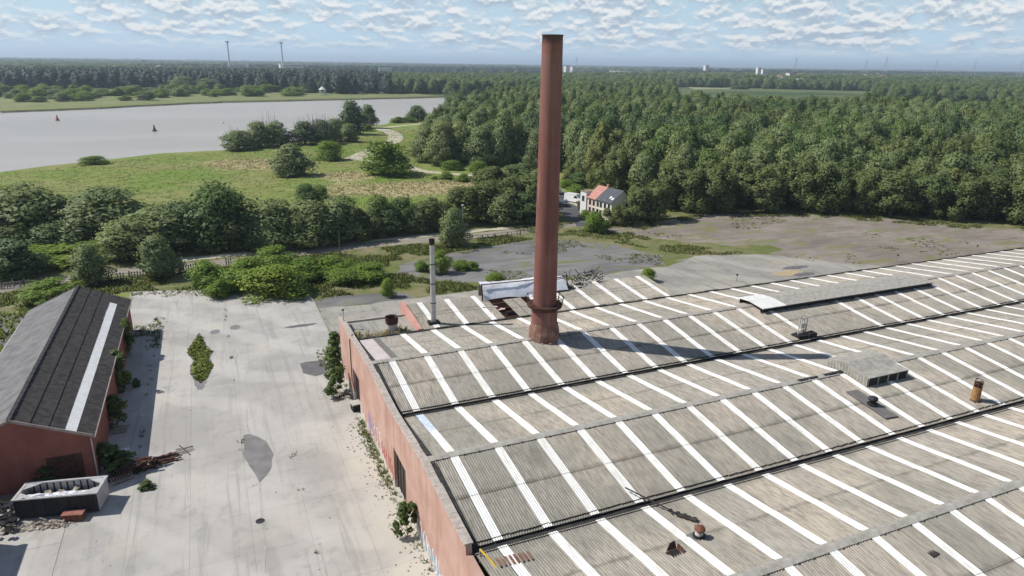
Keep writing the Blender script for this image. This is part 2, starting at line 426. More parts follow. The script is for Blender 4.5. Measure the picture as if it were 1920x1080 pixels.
M['skipgrey'] = simple("skip_grey", (0.42, 0.42, 0.42), (0.34, 0.335, 0.33), 1.3, .6)
M['skipdark'] = simple("burnt_steel", (0.018, 0.018, 0.021), (0.035, 0.033, 0.035), 1.0, .7)
M['sheetwhite'] = simple("white_sheeting", (0.62, 0.63, 0.66), (0.78, 0.79, 0.82), .9, .6, 0, .5)
M['redwood'] = simple("red_board", (0.24, 0.085, 0.06), (0.32, 0.15, 0.12), 1.2, .8)
M['rubble'] = simple("rubble", (0.22, 0.18, 0.14), (0.40, 0.36, 0.30), 2, .9, obj=False)
M['timber'] = simple("weathered_timber", (0.26, 0.23, 0.19), (0.36, 0.32, 0.27), 3, .9)
M['plank'] = simple("grey_plank", (0.26, 0.235, 0.19), (0.34, 0.31, 0.26), 1.4, .9)
M['white'] = simple("white_paint", (0.76, 0.76, 0.74), (0.68, 0.68, 0.66), 1.5, .6)
M['cream'] = simple("cream_render", (0.76, 0.71, 0.60), (0.70, 0.65, 0.54), 1.2, .85)
M['pinkrender'] = simple("pink_render", (0.72, 0.57, 0.49), (0.66, 0.52, 0.44), 1.2, .85)
M['redtile'] = simple("red_tile", (0.40, 0.185, 0.145), (0.47, 0.25, 0.20), 1.2, .8)
M['slate'] = simple("dark_slate", (0.055, 0.06, 0.07), (0.085, 0.09, 0.10), 1.2, .55)
M['glass'] = simple("window_glass", (0.02, 0.025, 0.03), (0.035, 0.04, 0.045), 1, .15, spec=.5)
M['carpaint'] = simple("white_car_paint", (0.78, 0.78, 0.78), (0.74, 0.74, 0.74), 1, .25, spec=.5)
M['darkpaint'] = simple("dark_car_paint", (0.05, 0.06, 0.075), (0.07, 0.08, 0.09), 1, .3, spec=.5)
M['tyre'] = simple("tyre", (0.015, 0.015, 0.015), (0.025, 0.025, 0.025), 3, .85)
M['bark'] = simple("bark", (0.085, 0.07, 0.052), (0.14, 0.12, 0.095), 3, .95)
M['twig'] = simple("dead_twigs", (0.20, 0.17, 0.14), (0.27, 0.24, 0.20), 3, .95)
M['farwhite'] = simple("far_white_wall", (0.72, 0.71, 0.68), (0.62, 0.61, 0.58), .05, .8)
M['farroof'] = simple("far_roof", (0.22, 0.14, 0.11), (0.28, 0.2, 0.17), .05, .8)
M['buoyred'] = simple("buoy_red", (0.35, 0.05, 0.03), (0.28, 0.05, 0.04), 1, .5)
M['buoygreen'] = simple("buoy_dark", (0.03, 0.05, 0.05), (0.05, 0.07, 0.06), 1, .5)
M['yellow'] = simple("yellow_rail", (0.62, 0.42, 0.04), (0.5, 0.34, 0.05), 2, .6)
for nm, c in (('spray_violet', (0.30, 0.25, 0.48)), ('spray_white', (0.68, 0.66, 0.68)), ('spray_red', (0.42, 0.08, 0.07)), ('spray_blue', (0.28, 0.42, 0.52))):
    M[nm] = simple(nm, c, tuple(x * .8 for x in c), 2, .8)

def mat_leaf(name, a, b, c2, transl=.40):
    m = NT(name); r = m.rand(); i = m.island()
    c = m.mix(m.ramp(r, 0, 1, smooth=False), a, b)
    c = m.mix(m.ramp(r, .80, .98, 0, .55), c, (b[0] * 1.35, b[1] * 1.2, b[2] * .9)); c = m.mix(m.ramp(r, .20, .04, 0, .5), c, (a[0] * .62, a[1] * .68, a[2] * .8))
    c = m.mix(m.ramp(i, 0, 1, 0, .75, False), c, c2)
    n = m.noise(.35, 3, .5, m.pos()); c = m.mix(m.ramp(n, .4, .65, 0, .35), c, a)
    p = m.n("ShaderNodeBsdfPrincipled"); m.set(p.inputs["Base Color"], c); p.inputs["Roughness"].default_value = .6
    p.inputs["Specular IOR Level"].default_value = .25
    t = m.n("ShaderNodeBsdfTranslucent"); m.set(t.inputs[0], m.mix(.5, c, (0.14, 0.19, 0.03)))
    x = m.n("ShaderNodeMixShader"); x.inputs[0].default_value = transl
    m.t.links.new(p.outputs[0], x.inputs[1]); m.t.links.new(t.outputs[0], x.inputs[2]); m.t.links.new(x.outputs[0], m.o.inputs[0])
    return m.mat
LEAF = {
    'willow': mat_leaf("willow_leaves", (0.144, 0.199, 0.070), (0.199, 0.256, 0.081), (0.320, 0.368, 0.187)),
    'poplar': mat_leaf("poplar_leaves", (0.085, 0.160, 0.042), (0.159, 0.231, 0.053), (0.187, 0.255, 0.096)),
    'dark': mat_leaf("dark_leaves", (0.057, 0.106, 0.035), (0.096, 0.152, 0.047), (0.136, 0.187, 0.072), .18),
    'birch': mat_leaf("birch_leaves", (0.122, 0.178, 0.051), (0.186, 0.213, 0.067), (0.212, 0.241, 0.113)),
    'bush': mat_leaf("shrub_leaves", (0.142, 0.249, 0.028), (0.204, 0.288, 0.035), (0.241, 0.326, 0.064)),
    'shade': mat_leaf("wall_shrub_leaves", (0.073, 0.129, 0.030), (0.101, 0.157, 0.035), (0.146, 0.196, 0.060)),
    'pine': mat_leaf("shaded_wood_leaves", (0.039, 0.061, 0.047), (0.050, 0.076, 0.052), (0.062, 0.091, 0.062), .1),  # cloud shadow over far woods, put into the leaf colour
    'grass': mat_leaf("grass_blades", (0.150, 0.215, 0.035), (0.180, 0.235, 0.050), (0.215, 0.225, 0.080)),
    'weed': mat_leaf("yard_weed", (0.160, 0.205, 0.045), (0.195, 0.220, 0.060), (0.240, 0.235, 0.10)),
    'reed': mat_leaf("dry_reed", (0.50, 0.42, 0.25), (0.55, 0.46, 0.28), (0.42, 0.39, 0.20)),
}

# ------------------------------------------------------------------ ground, river, roads
def poly_sheet(name, pts, zz, mat, wob=0.0, step=2.0, parent=None, kind='structure', seed=1):
    """flat sheet with a slightly uneven outline"""
    rr = random.Random(seed); out = []
    n = len(pts)
    for i in range(n):
        a, b = Vector(pts[i][:2]), Vector(pts[(i + 1) % n][:2]); d = (b - a)
        k = max(1, int(d.length / step)); nn = Vector((-d.y, d.x)).normalized() if d.length > 0 else Vector((0, 0))
        for j in range(k):
            p = a + d * (j / k) + nn * rr.uniform(-wob, wob) + d.normalized() * rr.uniform(-wob, wob) * .4
            out.append(p)
    res = delaunay_2d_cdt(out, [(i, (i + 1) % len(out)) for i in range(len(out))], [], 1, 1e-4)
    me = bpy.data.meshes.new(name)
    me.from_pydata([(v.x, v.y, zz) for v in res[0]], [], [tuple(f) for f in res[2]])
    bm = bmesh.new(); bm.from_mesh(me); bmesh.ops.recalc_face_normals(bm, faces=bm.faces)
    for f in bm.faces:
        if f.normal.z < 0: f.normal_flip()
    bm.to_mesh(me); bm.free()
    me.materials.append(mat)
    o = link_mesh(name, me, parent)
    if kind: o["kind"] = kind
    return o
def ribbon(name, pts, wid, zz, mat, wob=.25, seed=3):
    pts = [Vector(p[:2]) for p in pts]; fine = []
    for i in range(len(pts) - 1):
        p0 = pts[max(i - 1, 0)]; p1 = pts[i]; p2 = pts[i + 1]; p3 = pts[min(i + 2, len(pts) - 1)]
        for k in range(8):
            t = k / 8
            fine.append(.5 * ((2 * p1) + (p2 - p0) * t + (2 * p0 - 5 * p1 + 4 * p2 - p3) * t * t + (3 * p1 - p0 - 3 * p2 + p3) * t ** 3))
    fine.append(pts[-1]); rr = random.Random(seed); mb = MB(); rows = []
    for i, p in enumerate(fine):
        d = (fine[min(i + 1, len(fine) - 1)] - fine[max(i - 1, 0)]).normalized(); nn = Vector((-d.y, d.x))
        wl = wid[0] + (wid[1] - wid[0]) * i / (len(fine) - 1) if hasattr(wid, '__len__') else wid
        rows.append((p + nn * (wl / 2 + rr.uniform(-wob, wob)), p - nn * (wl / 2 + rr.uniform(-wob, wob))))
    for (a, b), (c, d) in zip(rows[:-1], rows[1:]):
        mb.quad((b.x, b.y, zz), (d.x, d.y, zz), (c.x, c.y, zz), (a.x, a.y, zz))
    return tag(mb.build(name, mat), kind='structure')

near_bank = [(-700, 120)] + [tuple(g(*p)[:2]) for p in ((-250, 352), (0, 322), (90, 311), (180, 300), (300, 288), (420, 281), (520, 268), (600, 258), (660, 246), (705, 236), (760, 222), (800, 213))] + [(185, 500), (262, 590), (330, 680)]
far_bank = [tuple(g(*p)[:2]) for p in ((900, 179), (825, 181), (700, 184), (560, 187), (420, 190), (300, 195), (180, 201), (60, 206), (0, 208), (-300, 216))] + [(-700, 420)]
river_poly = near_bank + far_bank
# uneven bank line
rr = random.Random(5); rp = []
for i in range(len(river_poly)):
    a, b = Vector(river_poly[i]), Vector(river_poly[(i + 1) % len(river_poly)]); d = b - a
    k = max(1, int(d.length / 14)); nn = Vector((-d.y, d.x)).normalized()
    for j in range(k): rp.append(a + d * (j / k) + nn * rr.uniform(-2.2, 2.2))
river_pts = rp
def inside(p, poly):
    x, y = p[0], p[1]; c = False; n = len(poly); j = n - 1
    for i in range(n):
        xi, yi = poly[i][0], poly[i][1]; xj, yj = poly[j][0], poly[j][1]
        if (yi > y) != (yj > y) and x < (xj - xi) * (y - yi) / (yj - yi) + xi: c = not c
        j = i
    return c
pond = [Vector(g(*p)[:2]) for p in ((1135, 190), (1175, 192), (1182, 184), (1140, 181))]
BIG = 30000
outer = [Vector((-BIG, -400)), Vector((BIG, -400)), Vector((BIG, BIG)), Vector((-BIG, BIG))]
mid = [Vector((x, y)) for x in range(-3000, 6001, 750) for y in range(-300, 8001, 750) if not inside((x, y), river_pts)]
allv = outer + river_pts + pond + mid
ed = [(0, 1), (1, 2), (2, 3), (3, 0)]
nr = len(river_pts); ed += [(4 + i, 4 + (i + 1) % nr) for i in range(nr)]
ed += [(4 + nr + i, 4 + nr + (i + 1) % 4) for i in range(4)]
res = delaunay_2d_cdt(allv, ed, [], 1, 1e-3)
gme = bpy.data.meshes.new("ground")
gf = []
for f in res[2]:
    c = sum((res[0][i] for i in f), Vector((0, 0))) / len(f)
    if inside(c, river_pts) or inside(c, pond): continue
    gf.append(tuple(f))
gme.from_pydata([(v.x, v.y, 0) for v in res[0]], [], gf)
gme.materials.append(M['ground'])
tag(link_mesh("ground", gme), kind='structure')
bk = MB()
for poly in (river_pts, pond):
    c = sum(poly, Vector((0, 0))) / len(poly)
    for i in range(len(poly)):
        a, b = poly[i], poly[(i + 1) % len(poly)]; d = b - a; nn = Vector((d.y, -d.x)).normalized()
        if not inside((a + b) / 2 + nn * 1.0, poly): nn = -nn
        a2, b2 = a + nn * 3.0, b + nn * 3.0
        bk.quad((a.x, a.y, 0), (b.x, b.y, 0), (b2.x, b2.y, -2.4), (a2.x, a2.y, -2.4))
tag(bk.build("river_bank", M['bank']), kind='structure')
poly_sheet("river_water", river_pts, -1.3, M['water'], step=1e9)
poly_sheet("pond_water", pond, -1.0, M['water'], step=1e9)

poly_sheet("marsh", [tuple(g(*p)[:2]) for p in ((-80, 207), (60, 204), (180, 199), (300, 193), (420, 188.5), (560, 185.5), (700, 182.5), (820, 179.5), (780, 176), (640, 174), (500, 172), (300, 168), (0, 167), (-80, 168))], .02, M['marsh'], 3, 14, seed=9)
for k, q in enumerate((((1288, 163), (1495, 160), (1560, 165), (1300, 167.5)), ((1360, 157), (1490, 156.4), (1500, 157.6), (1330, 158.6)), ((1530, 158.2), (1625, 158.4), (1630, 160.5), (1540, 161)), ((240, 117.5), (330, 119.5), (330, 121), (240, 119)))):
    poly_sheet("field", [tuple(g(*p)[:2]) for p in q], .03, M['field'], 3, 60, seed=20 + k)

def mat_verge():
    m = NT("rough_verge"); P = m.pos()
    c = m.mix(m.ramp(m.noise(.13, 6, .65, P), .40, .60), (0.135, 0.155, 0.050), (0.215, 0.190, 0.105))
    c = m.mix(m.ramp(m.noise(.5, 6, .7, P), .47, .68, 0, .8), c, (0.085, 0.120, 0.032))
    c = m.mix(m.ramp(m.noise(.28, 5, .7, m.scaled(P, (.5, 1.3, 1))), .57, .66, 0, .8), c, (0.255, 0.235, 0.185))
    c = m.mix(m.ramp(m.noise(2.2, 5, .7, P), .45, .75, 0, .45), c, (0.065, 0.075, 0.03))
    return m.finish(c, .95, 0, m.bump(m.noise(3, 4, .6, P), .4, .1), .1)
M['verge'] = mat_verge()
poly_sheet("verge", [(-75, 100), (-13.2, 118.3), (12.5, 111.4), (12.5, 96), (84, 97), (99, 97), (124, 75.8), (140, 69), (200, 45), (240, 70), (200, 92), (172, 110), (150, 126), (124, 143), (100, 143), (84, 146), (40, 147), (0, 141), (-35, 136), (-75, 132)], .004, M['verge'], .7, 3.0, seed=31)
# lots, lanes and paths
poly_sheet("asphalt_lot", [(-75, 30), (-18.5, 30), (-18.5, 61.3), (-13.3, 61.3), (-13.3, 110), (-22, 113), (-40, 111), (-75, 104)], .008, M['asphalt'], .8, 2.0, seed=2)
poly_sheet("asphalt_lot", [(26, 112), (31, 119), (40, 122.5), (52, 125.5), (64, 127.5), (73, 119), (78, 107), (74, 101.0), (58, 100.6), (44, 101.5), (36, 104.5), (31, 108)], .008, M['asphalt'], .7, 2.0, seed=4)
poly_sheet("asphalt_lot", [(80, 131), (96, 133), (112, 136), (132, 130), (150, 118), (163, 104), (178, 92), (200, 70), (150, 66), (108, 84), (99, 100.2), (97, 108), (88, 117), (82, 124)], .008, M['asphalt_pink'], .8, 2.0, seed=6)
poly_sheet("concrete_apron", [(12.6, 69.5), (12.6, 100), (20, 99.4), (34, 99.8), (44, 99), (60, 100.2), (75, 100.5), (84, 104.5), (90, 104.8), (99, 100), (106, 92), (124, 76), (140, 69.5)], .016, M['apron'], .35, 1.5, seed=8)
poly_sheet("asphalt_strip", [(12.6, 100.1), (20, 99.5), (27, 99.9), (26, 103.4), (16, 104.8), (12.8, 104.0)], .012, M['asphalt'], .25, 1.2, seed=12)
ribbon("gravel_road", [g(-120, 560), g(0, 541), g(130, 521), g(240, 508), g(370, 498), g(450, 489), g(560, 474), g(700, 459), g(850, 446), g(1000, 430), g(1095, 419), g(1130, 420)], (4.6, 4.0), .020, M['road'], .5)
ribbon("track", [g(330, 488), g(480, 474), g(600, 461), g(760, 446), g(900, 432), g(1000, 422)], (2.6, 2.0), .026, M['path'], .4, 5)
ribbon("lane", [g(1110, 424), g(1085, 404), g(1062, 388), g(1052, 376), g(1046, 360)], (7, 5.5), .032, M['lane'], .2, 6)
ribbon("pavement", [g(1118, 404), g(1092, 389), g(1070, 379)], (1.8, 1.8), .05, M['path'], .1, 8)
ribbon("footpath", [g(822, 231.5), g(797, 232), g(760, 235), g(722, 239), g(708, 239)], (4.4, 4.0), .02, M['path'], .3, 2)
ribbon("footpath", [g(706, 240), g(722, 244), g(737, 250), g(742, 256), g(737, 265), g(720, 272), g(698, 282), g(680, 290), g(660, 299)], (6.5, 7.5), .026, M['path'], .3, 3)
ribbon("footpath", [g(660, 299), g(700, 302), g(756, 311), g(795, 321), g(857, 327), g(925, 331)], (3.6, 3.8), .020, M['path'], .3, 4)

# the yard: concrete slabs laid in bays over a dark base, open joints between them
yard = poly_sheet("concrete_yard", [(-18.4, 18), (12.55, 18), (12.55, 111.5), (-13.25, 118.5), (-13.25, 61.2), (-18.4, 61.2)], .010, M['joint'], 0, 1e9)
sx = [-13.2, -8.75, -4.4, .0, 4.2, 8.3, 12.5]
slab_cache = {}
for k in range(5):
    mb = MB(); yy = 24.0 + k * 7.4; mb.box(0, 5.0, 0, 7.37, 0, .026); link_mesh("concrete_slab", mb.mesh("concrete_slab", M['slab']), yard, (-18.25, yy, .012))
for ci in range(6):
    y = 26.0
    while y < 118:
        x0, x1 = sx[ci], sx[ci + 1]; cx = (x0 + x1) / 2
        lim = 117.5 - (cx + 13) * .12 + random.uniform(-1.2, .8)
        if ci == 5: lim = 108 + random.uniform(-1, 1)
        y1 = min(y + 5.2, lim)
        if y1 - y > .8:
            wd, ln = x1 - x0 - .008, y1 - y - .006
            key = (ci, round(ln, 2))
            if key not in slab_cache:
                mb = MB(); e = .002
                b = len(mb.v)
                mb.v += [(0, 0, 0), (wd, 0, 0), (wd, ln, 0), (0, ln, 0), (e, e, .026), (wd - e, e, .026), (wd - e, ln - e, .026), (e, ln - e, .026)]
                mb.f += [(4, 5, 6, 7), (0, 1, 5, 4), (1, 2, 6, 5), (2, 3, 7, 6), (3, 0, 4, 7)]; mb.m += [0] * 5
                slab_cache[key] = mb.mesh("concrete_slab", M['slab'])
            link_mesh("concrete_slab", slab_cache[key], yard, (x0 + .015, y + .015, .011 + random.uniform(0, .006)))
        y += 5.2
def blot(name, cx, cy, rx, ry, mat, zz, label, cat, seed, pts=None, point=None):
    rr = random.Random(seed); out = []
    n = 26
    for i in range(n):
        t = 2 * math.pi * i / n; k = 1 + rr.uniform(-.16, .16)
        out.append((cx + rx * k * math.cos(t), cy + ry * k * math.sin(t) * (1.3 if (point and math.sin(t) < -.9) else 1)))
    o = poly_sheet(name, out, zz, mat, 0, 1e9, kind='structure')
    return o
def outline(name, pxs, mat, zz):
    return poly_sheet(name, [tuple(g(*p)[:2]) for p in pxs], zz, mat, .05, .7, seed=len(pxs))
outline("puddle", ((457, 816), (468, 814), (485, 820), (500, 828), (508, 842), (513, 853), (509, 862), (510, 876), (500, 893), (487, 906), (478, 890), (468, 875), (460, 860), (455, 850), (458, 838), (455, 828)), M['puddle'], .050)
ISL = ((373, 627), (384, 648), (397, 660), (391, 672), (398, 688), (391, 702), (384, 712), (376, 720), (368, 712), (359, 700), (359, 688), (366, 676), (352, 663), (361, 645))
outline("puddle", ((373, 624), (388, 648), (399, 661), (394, 672), (400, 688), (394, 703), (387, 714), (379, 724), (374, 730), (366, 716), (357, 702), (357, 688), (363, 676), (350, 663), (359, 645)), M['wetpatch'], .050)
outline("moss_patch", ISL, M['moss'], .054)
outline("puddle", ((562, 682), (575, 679), (606, 676), (614, 685), (613, 700), (592, 706), (568, 700)), M['wetpatch'], .050)
for cr in (((438, 650), (445, 663), (447, 690), (520, 688), (600, 681)), ((590, 615), (604, 650), (614, 672)), ((462, 760), (464, 800), (470, 815)), ((600, 1025), (606, 1050), (612, 1080)), ((487, 906), (490, 960), (496, 1010), (498, 1075)), ((285, 740), (272, 800), (268, 850)), ((300, 620), (297, 690), (290, 735)), ((255, 970), (262, 940), (268, 900))):
    ribbon("slab_crack", [g(*p) for p in cr], .07, .046, M['crack'], .03, 4)
blot("puddle", 9.3, 93.6, 2.2, .5, M['wetpatch'], .050, None, None, 14)
blot("puddle", -3.5, 79.4, .6, 1.5, M['puddle'], .054, None, None, 6, point=True)
blot("puddle", 94.7, 87.6, 2.6, 1.0, M['wetpatch'], .022, None, None, 7)
blot("puddle", 96.5, 91.5, 3.0, .9, M['wetpatch'], .022, None, None, 8)
blot("sand_patch", 92.6, 89.2, 3.6, 1.4, M['sandpatch'], .019, None, None, 9)
for (x, y, r) in ((.95, 96.2, .65), (-1.6, 95.4, .6)):
    o = blot("puddle", x, y, r, r * 1.35, M['puddle'], .050, None, None, 17)

outline("sand_patch", ((1330, 479), (1355, 464), (1400, 458), (1445, 460), (1468, 468), (1425, 477), (1380, 478)), M['verge'], .020)
# ------------------------------------------------------------------ the factory hall
VAL, RIDGE, PITCH, X0 = 6.7, 7.8, 3.43, 12.15
YD, YB, YA, YC = 14.95, 33.05, 51.15, 69.3
R1, R2, R3 = 24.0, 42.1, 60.2
hall = thing("factory_hall", "huge low factory hall with corrugated grey roof and white skylight strips beside the concrete yard", "factory hall", (11.7, YD, 0))
def H(x, y, zz=0.0):     # a world point in the hall's own coordinates
    return (x - 11.7, y - YD, zz)
def corr_mesh(name, width, length, waves, amp, mat, lap=True, rise=RIDGE - VAL, zoff=0.0, sub=4):
    """corrugated sheet: waves across x, climbing along y, with an overlapped joint halfway"""
    nx = waves * sub; xs = [width * i / nx for i in range(nx + 1)]
    zs = [amp * math.cos(2 * math.pi * waves * x / width) for x in xs]
    hz = lambda y: rise * y / length
    rows = [(0.0, 0.0), (length * .5, 0.0), (length * .5 - .12, .035), (length, .035)] if lap else [(0.0, 0.0), (length, 0.0)]
    v = []; f = []
    for (y, dz) in rows:
        for x, q in zip(xs, zs): v.append((x, y, hz(y) + q + dz + zoff))
    n1 = nx + 1
    for r in range(0, len(rows), 2):
        for i in range(nx):
            a = r * n1 + i; f.append((a, a + 1, a + n1 + 1, a + n1))
    if lap:
        for i in range(nx):   # the open edge of the upper sheet
            a = 2 * n1 + i; b = len(v)
            v += [(xs[i], rows[2][0] + .001, hz(rows[2][0]) + zs[i] + zoff + .002), (xs[i + 1], rows[2][0] + .001, hz(rows[2][0]) + zs[i + 1] + zoff + .002)]
            v += [(xs[i], rows[2][0], hz(rows[2][0]) + zs[i] + zoff + .0345), (xs[i + 1], rows[2][0], hz(rows[2][0]) + zs[i + 1] + zoff + .0345)]; f.append((b, b + 1, b + 3, b + 2))
    me = bpy.data.meshes.new(name); me.from_pydata(v, [], f); me.materials.append(mat)
    me.polygons.foreach_set("use_smooth", [True] * len(f)); me.update(); return me
LEN = 8.72
SKW = .66
panel_me = corr_mesh("roof_panel", PITCH - SKW + .05, LEN, 15, .029, M['sheet'])
sky_me = corr_mesh("skylight", SKW, LEN, 4, .022, M['skylight'], zoff=.045)
sky_dark = corr_mesh("skylight", SKW, LEN, 4, .022, M['skylight_dark'], zoff=.045)
sky_half = corr_mesh("skylight", SKW, LEN * .55, 4, .022, M['skylight'], lap=False, rise=(RIDGE - VAL) * .55, zoff=.045)
bare_half = corr_mesh("skylight", SKW, LEN * .45, 4, .022, M['skylight_blue'], lap=False, rise=(RIDGE - VAL) * .45, zoff=.02)
plain_me = corr_mesh("roof_panel", PITCH - SKW - .75, LEN, 1, .004, M['plain_panel'])
edge_me = corr_mesh("roof_panel", 1.40, LEN, 8, .029, M['sheet'])
SL = []   # the six slopes: eave y, direction, row count seen
for (ye, d) in ((YD, 1), (YB, -1), (YB, 1), (YA, -1), (YA, 1), (YC, -1)): SL.append((ye, d))
def seen(x, y0, y1, pad=220):
    for yy in (y0, (y0 + y1) / 2, y1):
        for xx in (x, x + PITCH):
            u, v = project((xx, yy, 7.3))
            if -100 < u < 1920 + pad and v < 1080 + 160 and v > 0: return True
    return False
XS = [13.55 + PITCH * i for i in range(60)]     # left edge of skylight strip i
NCOL = {}
for si, (ye, d) in enumerate(SL):
    yo = ye + .28 * d
    # first narrow piece next to the west parapet
    def put(me, name, xl, wd, yofs=0.0, zofs=0.0):
        if d > 0: return link_mesh(name, me, hall, H(xl, yo + yofs, VAL + zofs))
        return link_mesh(name, me, hall, H(xl + wd, yo - yofs, VAL + zofs), math.pi)
    last = 0
    if si == 5:
        put(plain_me, "roof_panel", 12.12, PITCH - SKW - .75)
    else:
        put(edge_me, "roof_panel", 12.12, 1.40)
    for i in range(60):
        xl = XS[i]
        if not seen(xl, yo, yo + LEN * d): continue
        last = i
        if si == 5 and i == 0: 
            put(sky_dark, "skylight", xl + .45, SKW)
        elif si == 3 and i == 0:
            o = put(sky_half, "skylight", xl, SKW, LEN * .45, (RIDGE - VAL) * .45)
            tag(put(bare_half, "skylight", xl, SKW), "bluish bared lower piece of skylight")
        elif si == 4 and i in (14, 15): 
            pass
        else:
            put(sky_me, "skylight", xl, SKW)
        px0 = xl + SKW - .025
        if si == 5 and i == 0: px0 += .4
        put(panel_me, "roof_panel", px0, PITCH - SKW + .05)
    NCOL[si] = last
# opaque infill where skylights are missing beside the long ridge vent
for i in (14, 15):
    link_mesh("roof_panel", corr_mesh("roof_panel", SKW, LEN, 4, .03, M['sheet']), hall, H(XS[i], YA + .28, VAL))
# ridge cappings, piece by piece
capmb = MB(); n = 9
for k in range(3):
    a = k * 1.14; b = a + 1.12; z0 = .012 * k
    for s0 in (-1, 1):
        prof = [(.0, .115), (.10, .10), (.36, .045)]
        for (u, zu), (v, zv) in zip(prof[:-1], prof[1:]):
            p = [(a, s0 * u, zu), (b, s0 * u, zu), (b, s0 * v, zv), (a, s0 * v, zv)]
            capmb.quad(*(p if s0 < 0 else p[::-1]))
    capmb.box(b - .07, b + .02, -.40, .40, .02, .13)
cap_me = capmb.mesh("ridge_cap", M['capping'])
for ry, si in ((R1, 0), (R2, 3), (R3, 5)):
    for i in range(-1, NCOL[si] + 1):
        xl = XS[i] if i >= 0 else 12.12
        if i == -1:
            o = link_mesh("ridge_cap", cap_me, hall, H(12.1, ry, RIDGE + .02)); o.scale = (.42, 1, 1); continue
        link_mesh("ridge_cap", cap_me, hall, H(xl, ry, RIDGE + .02 + random.uniform(-.01, .01)), random.uniform(-.004, .004))
# valley gutters, ragged bitumen; the eave overhang's shadow is put into the black
def gutter(yc, xend, half, name="valley_gutter"):
    mb = MB(); x = 12.1; rnd = random.Random(int(yc))
    nseg = int((xend - 12.1) / .9); w0 = half; w1 = half; z0 = 0
    for k in range(nseg):
        wa, wb = half + rnd.uniform(-.07, .07), half + rnd.uniform(-.07, .07); h1 = rnd.uniform(-.03, .03)
        xa, xb = x, x + .9
        za = VAL - .16
        mb.quad((xa, yc - w0, za + z0), (xb, yc - wa, za + h1), (xb, yc + wb, za + h1), (xa, yc + w1, za + z0))
        mb.quad((xa, yc - half - .12, VAL + .10), (xb, yc - half - .12, VAL + .10), (xb, yc - wa, za + h1), (xa, yc - w0, za + z0))
        mb.quad((xa, yc + w1, za + z0), (xb, yc + wb, za + h1), (xb, yc + half + .16 + rnd.uniform(0, .1), VAL + .13), (xa, yc + half + .16, VAL + .13))
        w0, w1, z0 = wa, wb, h1; x = xb
    me = mb.mesh(name, M['bitumen'])
    o = link_mesh(name, me, hall, (-11.7, -YD, 0)); return o
gutter(YA, XS[NCOL[4]] + 3, .30); gutter(YB, XS[NCOL[2]] + 3, .36); gutter(YD, XS[NCOL[0]] + 3, .36)
# north eave gutter
mb = MB(); x = 12.1; rnd = random.Random(3)
while x < XS[NCOL[5]] + 3:
    mb.box(x, x + 1.12, YC - .30, YC - .02 + rnd.uniform(-.05, .06), VAL - .14, VAL + .10 + rnd.uniform(-.03, .05)); x += 1.14
link_mesh("eave_gutter", mb.mesh("eave_gutter", M['bitumen']), hall, (-11.7, -YD, 0))
# west wall with two door openings and a stepped parapet
mb = MB()
doors = [(47.3, 51.2, 3.9), (65.3, 68.6, 3.9)]
y = 20.0
segs = []
for (a, b, hh) in doors:
    segs.append((y, a, 0)); segs.append((a, b, hh)); y = b
segs.append((y, 75.6, 0))
def par(y):
    def tri(y, c, half): return max(0.0, 1 - abs(y - c) / half)
    if y < YB + .1: return 6.45
    if y > YC: return 7.30 - (y - YC) * .02
    return 7.12 + .50 * max(tri(y, R2, 9.1), tri(y, R3, 9.1)) + .10 * (y - YB) / 36
for (a, b, z0) in segs:
    k = max(1, int((b - a) / 1.5)); cuts = [a + (b - a) * i / k for i in range(k + 1)]
    for q in (YB + .05, YB + .15):
        if a < q < b: cuts.append(q)
    cuts.sort()
    for p, q in zip(cuts[:-1], cuts[1:]):
        zp, zq = par(p + .01), par(q - .01)
        v = [(11.7, p, z0), (12.1, p, z0), (12.1, q, z0), (11.7, q, z0), (11.7, p, zp), (12.1, p, zp), (12.1, q, zq), (11.7, q, zq)]
        bq = len(mb.v); mb.v += v
        for qd in ((3, 2, 1, 0), (4, 5, 6, 7), (0, 1, 5, 4), (1, 2, 6, 5), (2, 3, 7, 6), (3, 0, 4, 7)):
            mb.f.append(tuple(bq + i for i in qd)); mb.m.append(0)
link_mesh("wall", mb.mesh("wall", M['hallwall']), hall, (-11.7, -YD, 0))
y = YB + .12
while y < 75.4:
    q = min(y + 1.48, 75.5); mb = MB(); zp, zq = par(y), par(q)
    b = 0; mb.v += [(11.60, y, zp + .003), (12.22, y, zp + .003), (12.22, q, zq + .003), (11.60, q, zq + .003), (11.62, y + .01, zp + .075), (12.2, y + .01, zp + .075), (12.2, q - .01, zq + .075), (11.62, q - .01, zq + .075)]
    for qd in ((3, 2, 1, 0), (4, 5, 6, 7), (0, 1, 5, 4), (1, 2, 6, 5), (2, 3, 7, 6), (3, 0, 4, 7)): mb.f.append(qd); mb.m.append(0)
    link_mesh("coping_stone", mb.mesh("coping_stone", M['coping']), hall, (-11.7, -YD, 0)); y = q + .012
# the parapet's shadow, drawn as a dark strip along its inside
mb = MB()
for k in range(24):
    a = YB + .2 + k * 1.5; b = a + 1.5
    if b > YC: break
    zf = lambda yy: VAL + (RIDGE - VAL) * max(0, 1 - min(abs(yy - R2), abs(yy - R3)) / 9.05)
    mb.quad((12.13, a, zf(a) + .10), (12.55, a, zf(a) + .062), (12.55, b, zf(b) + .062), (12.13, b, zf(b) + .10))
link_mesh("parapet_shadow", mb.mesh("parapet_shadow", M['bitumen']), hall, (-11.7, -YD, 0))
for (a, b, hh) in doors:  # dark closed leaves added in place of the unlit interior
    mb = MB(); n = 4
    mb.box(12.02, 12.09, a + .02, b - .02, 0.03, hh - .02)
    for i in range(n + 1):
        yy = a + .06 + (b - a - .12) * i / n; mb.box(11.97, 12.018, yy - .03, yy + .03, .05, hh - .05)
    link_mesh("door", mb.mesh("door", M['darkpanel']), hall, (-11.7, -YD, 0))
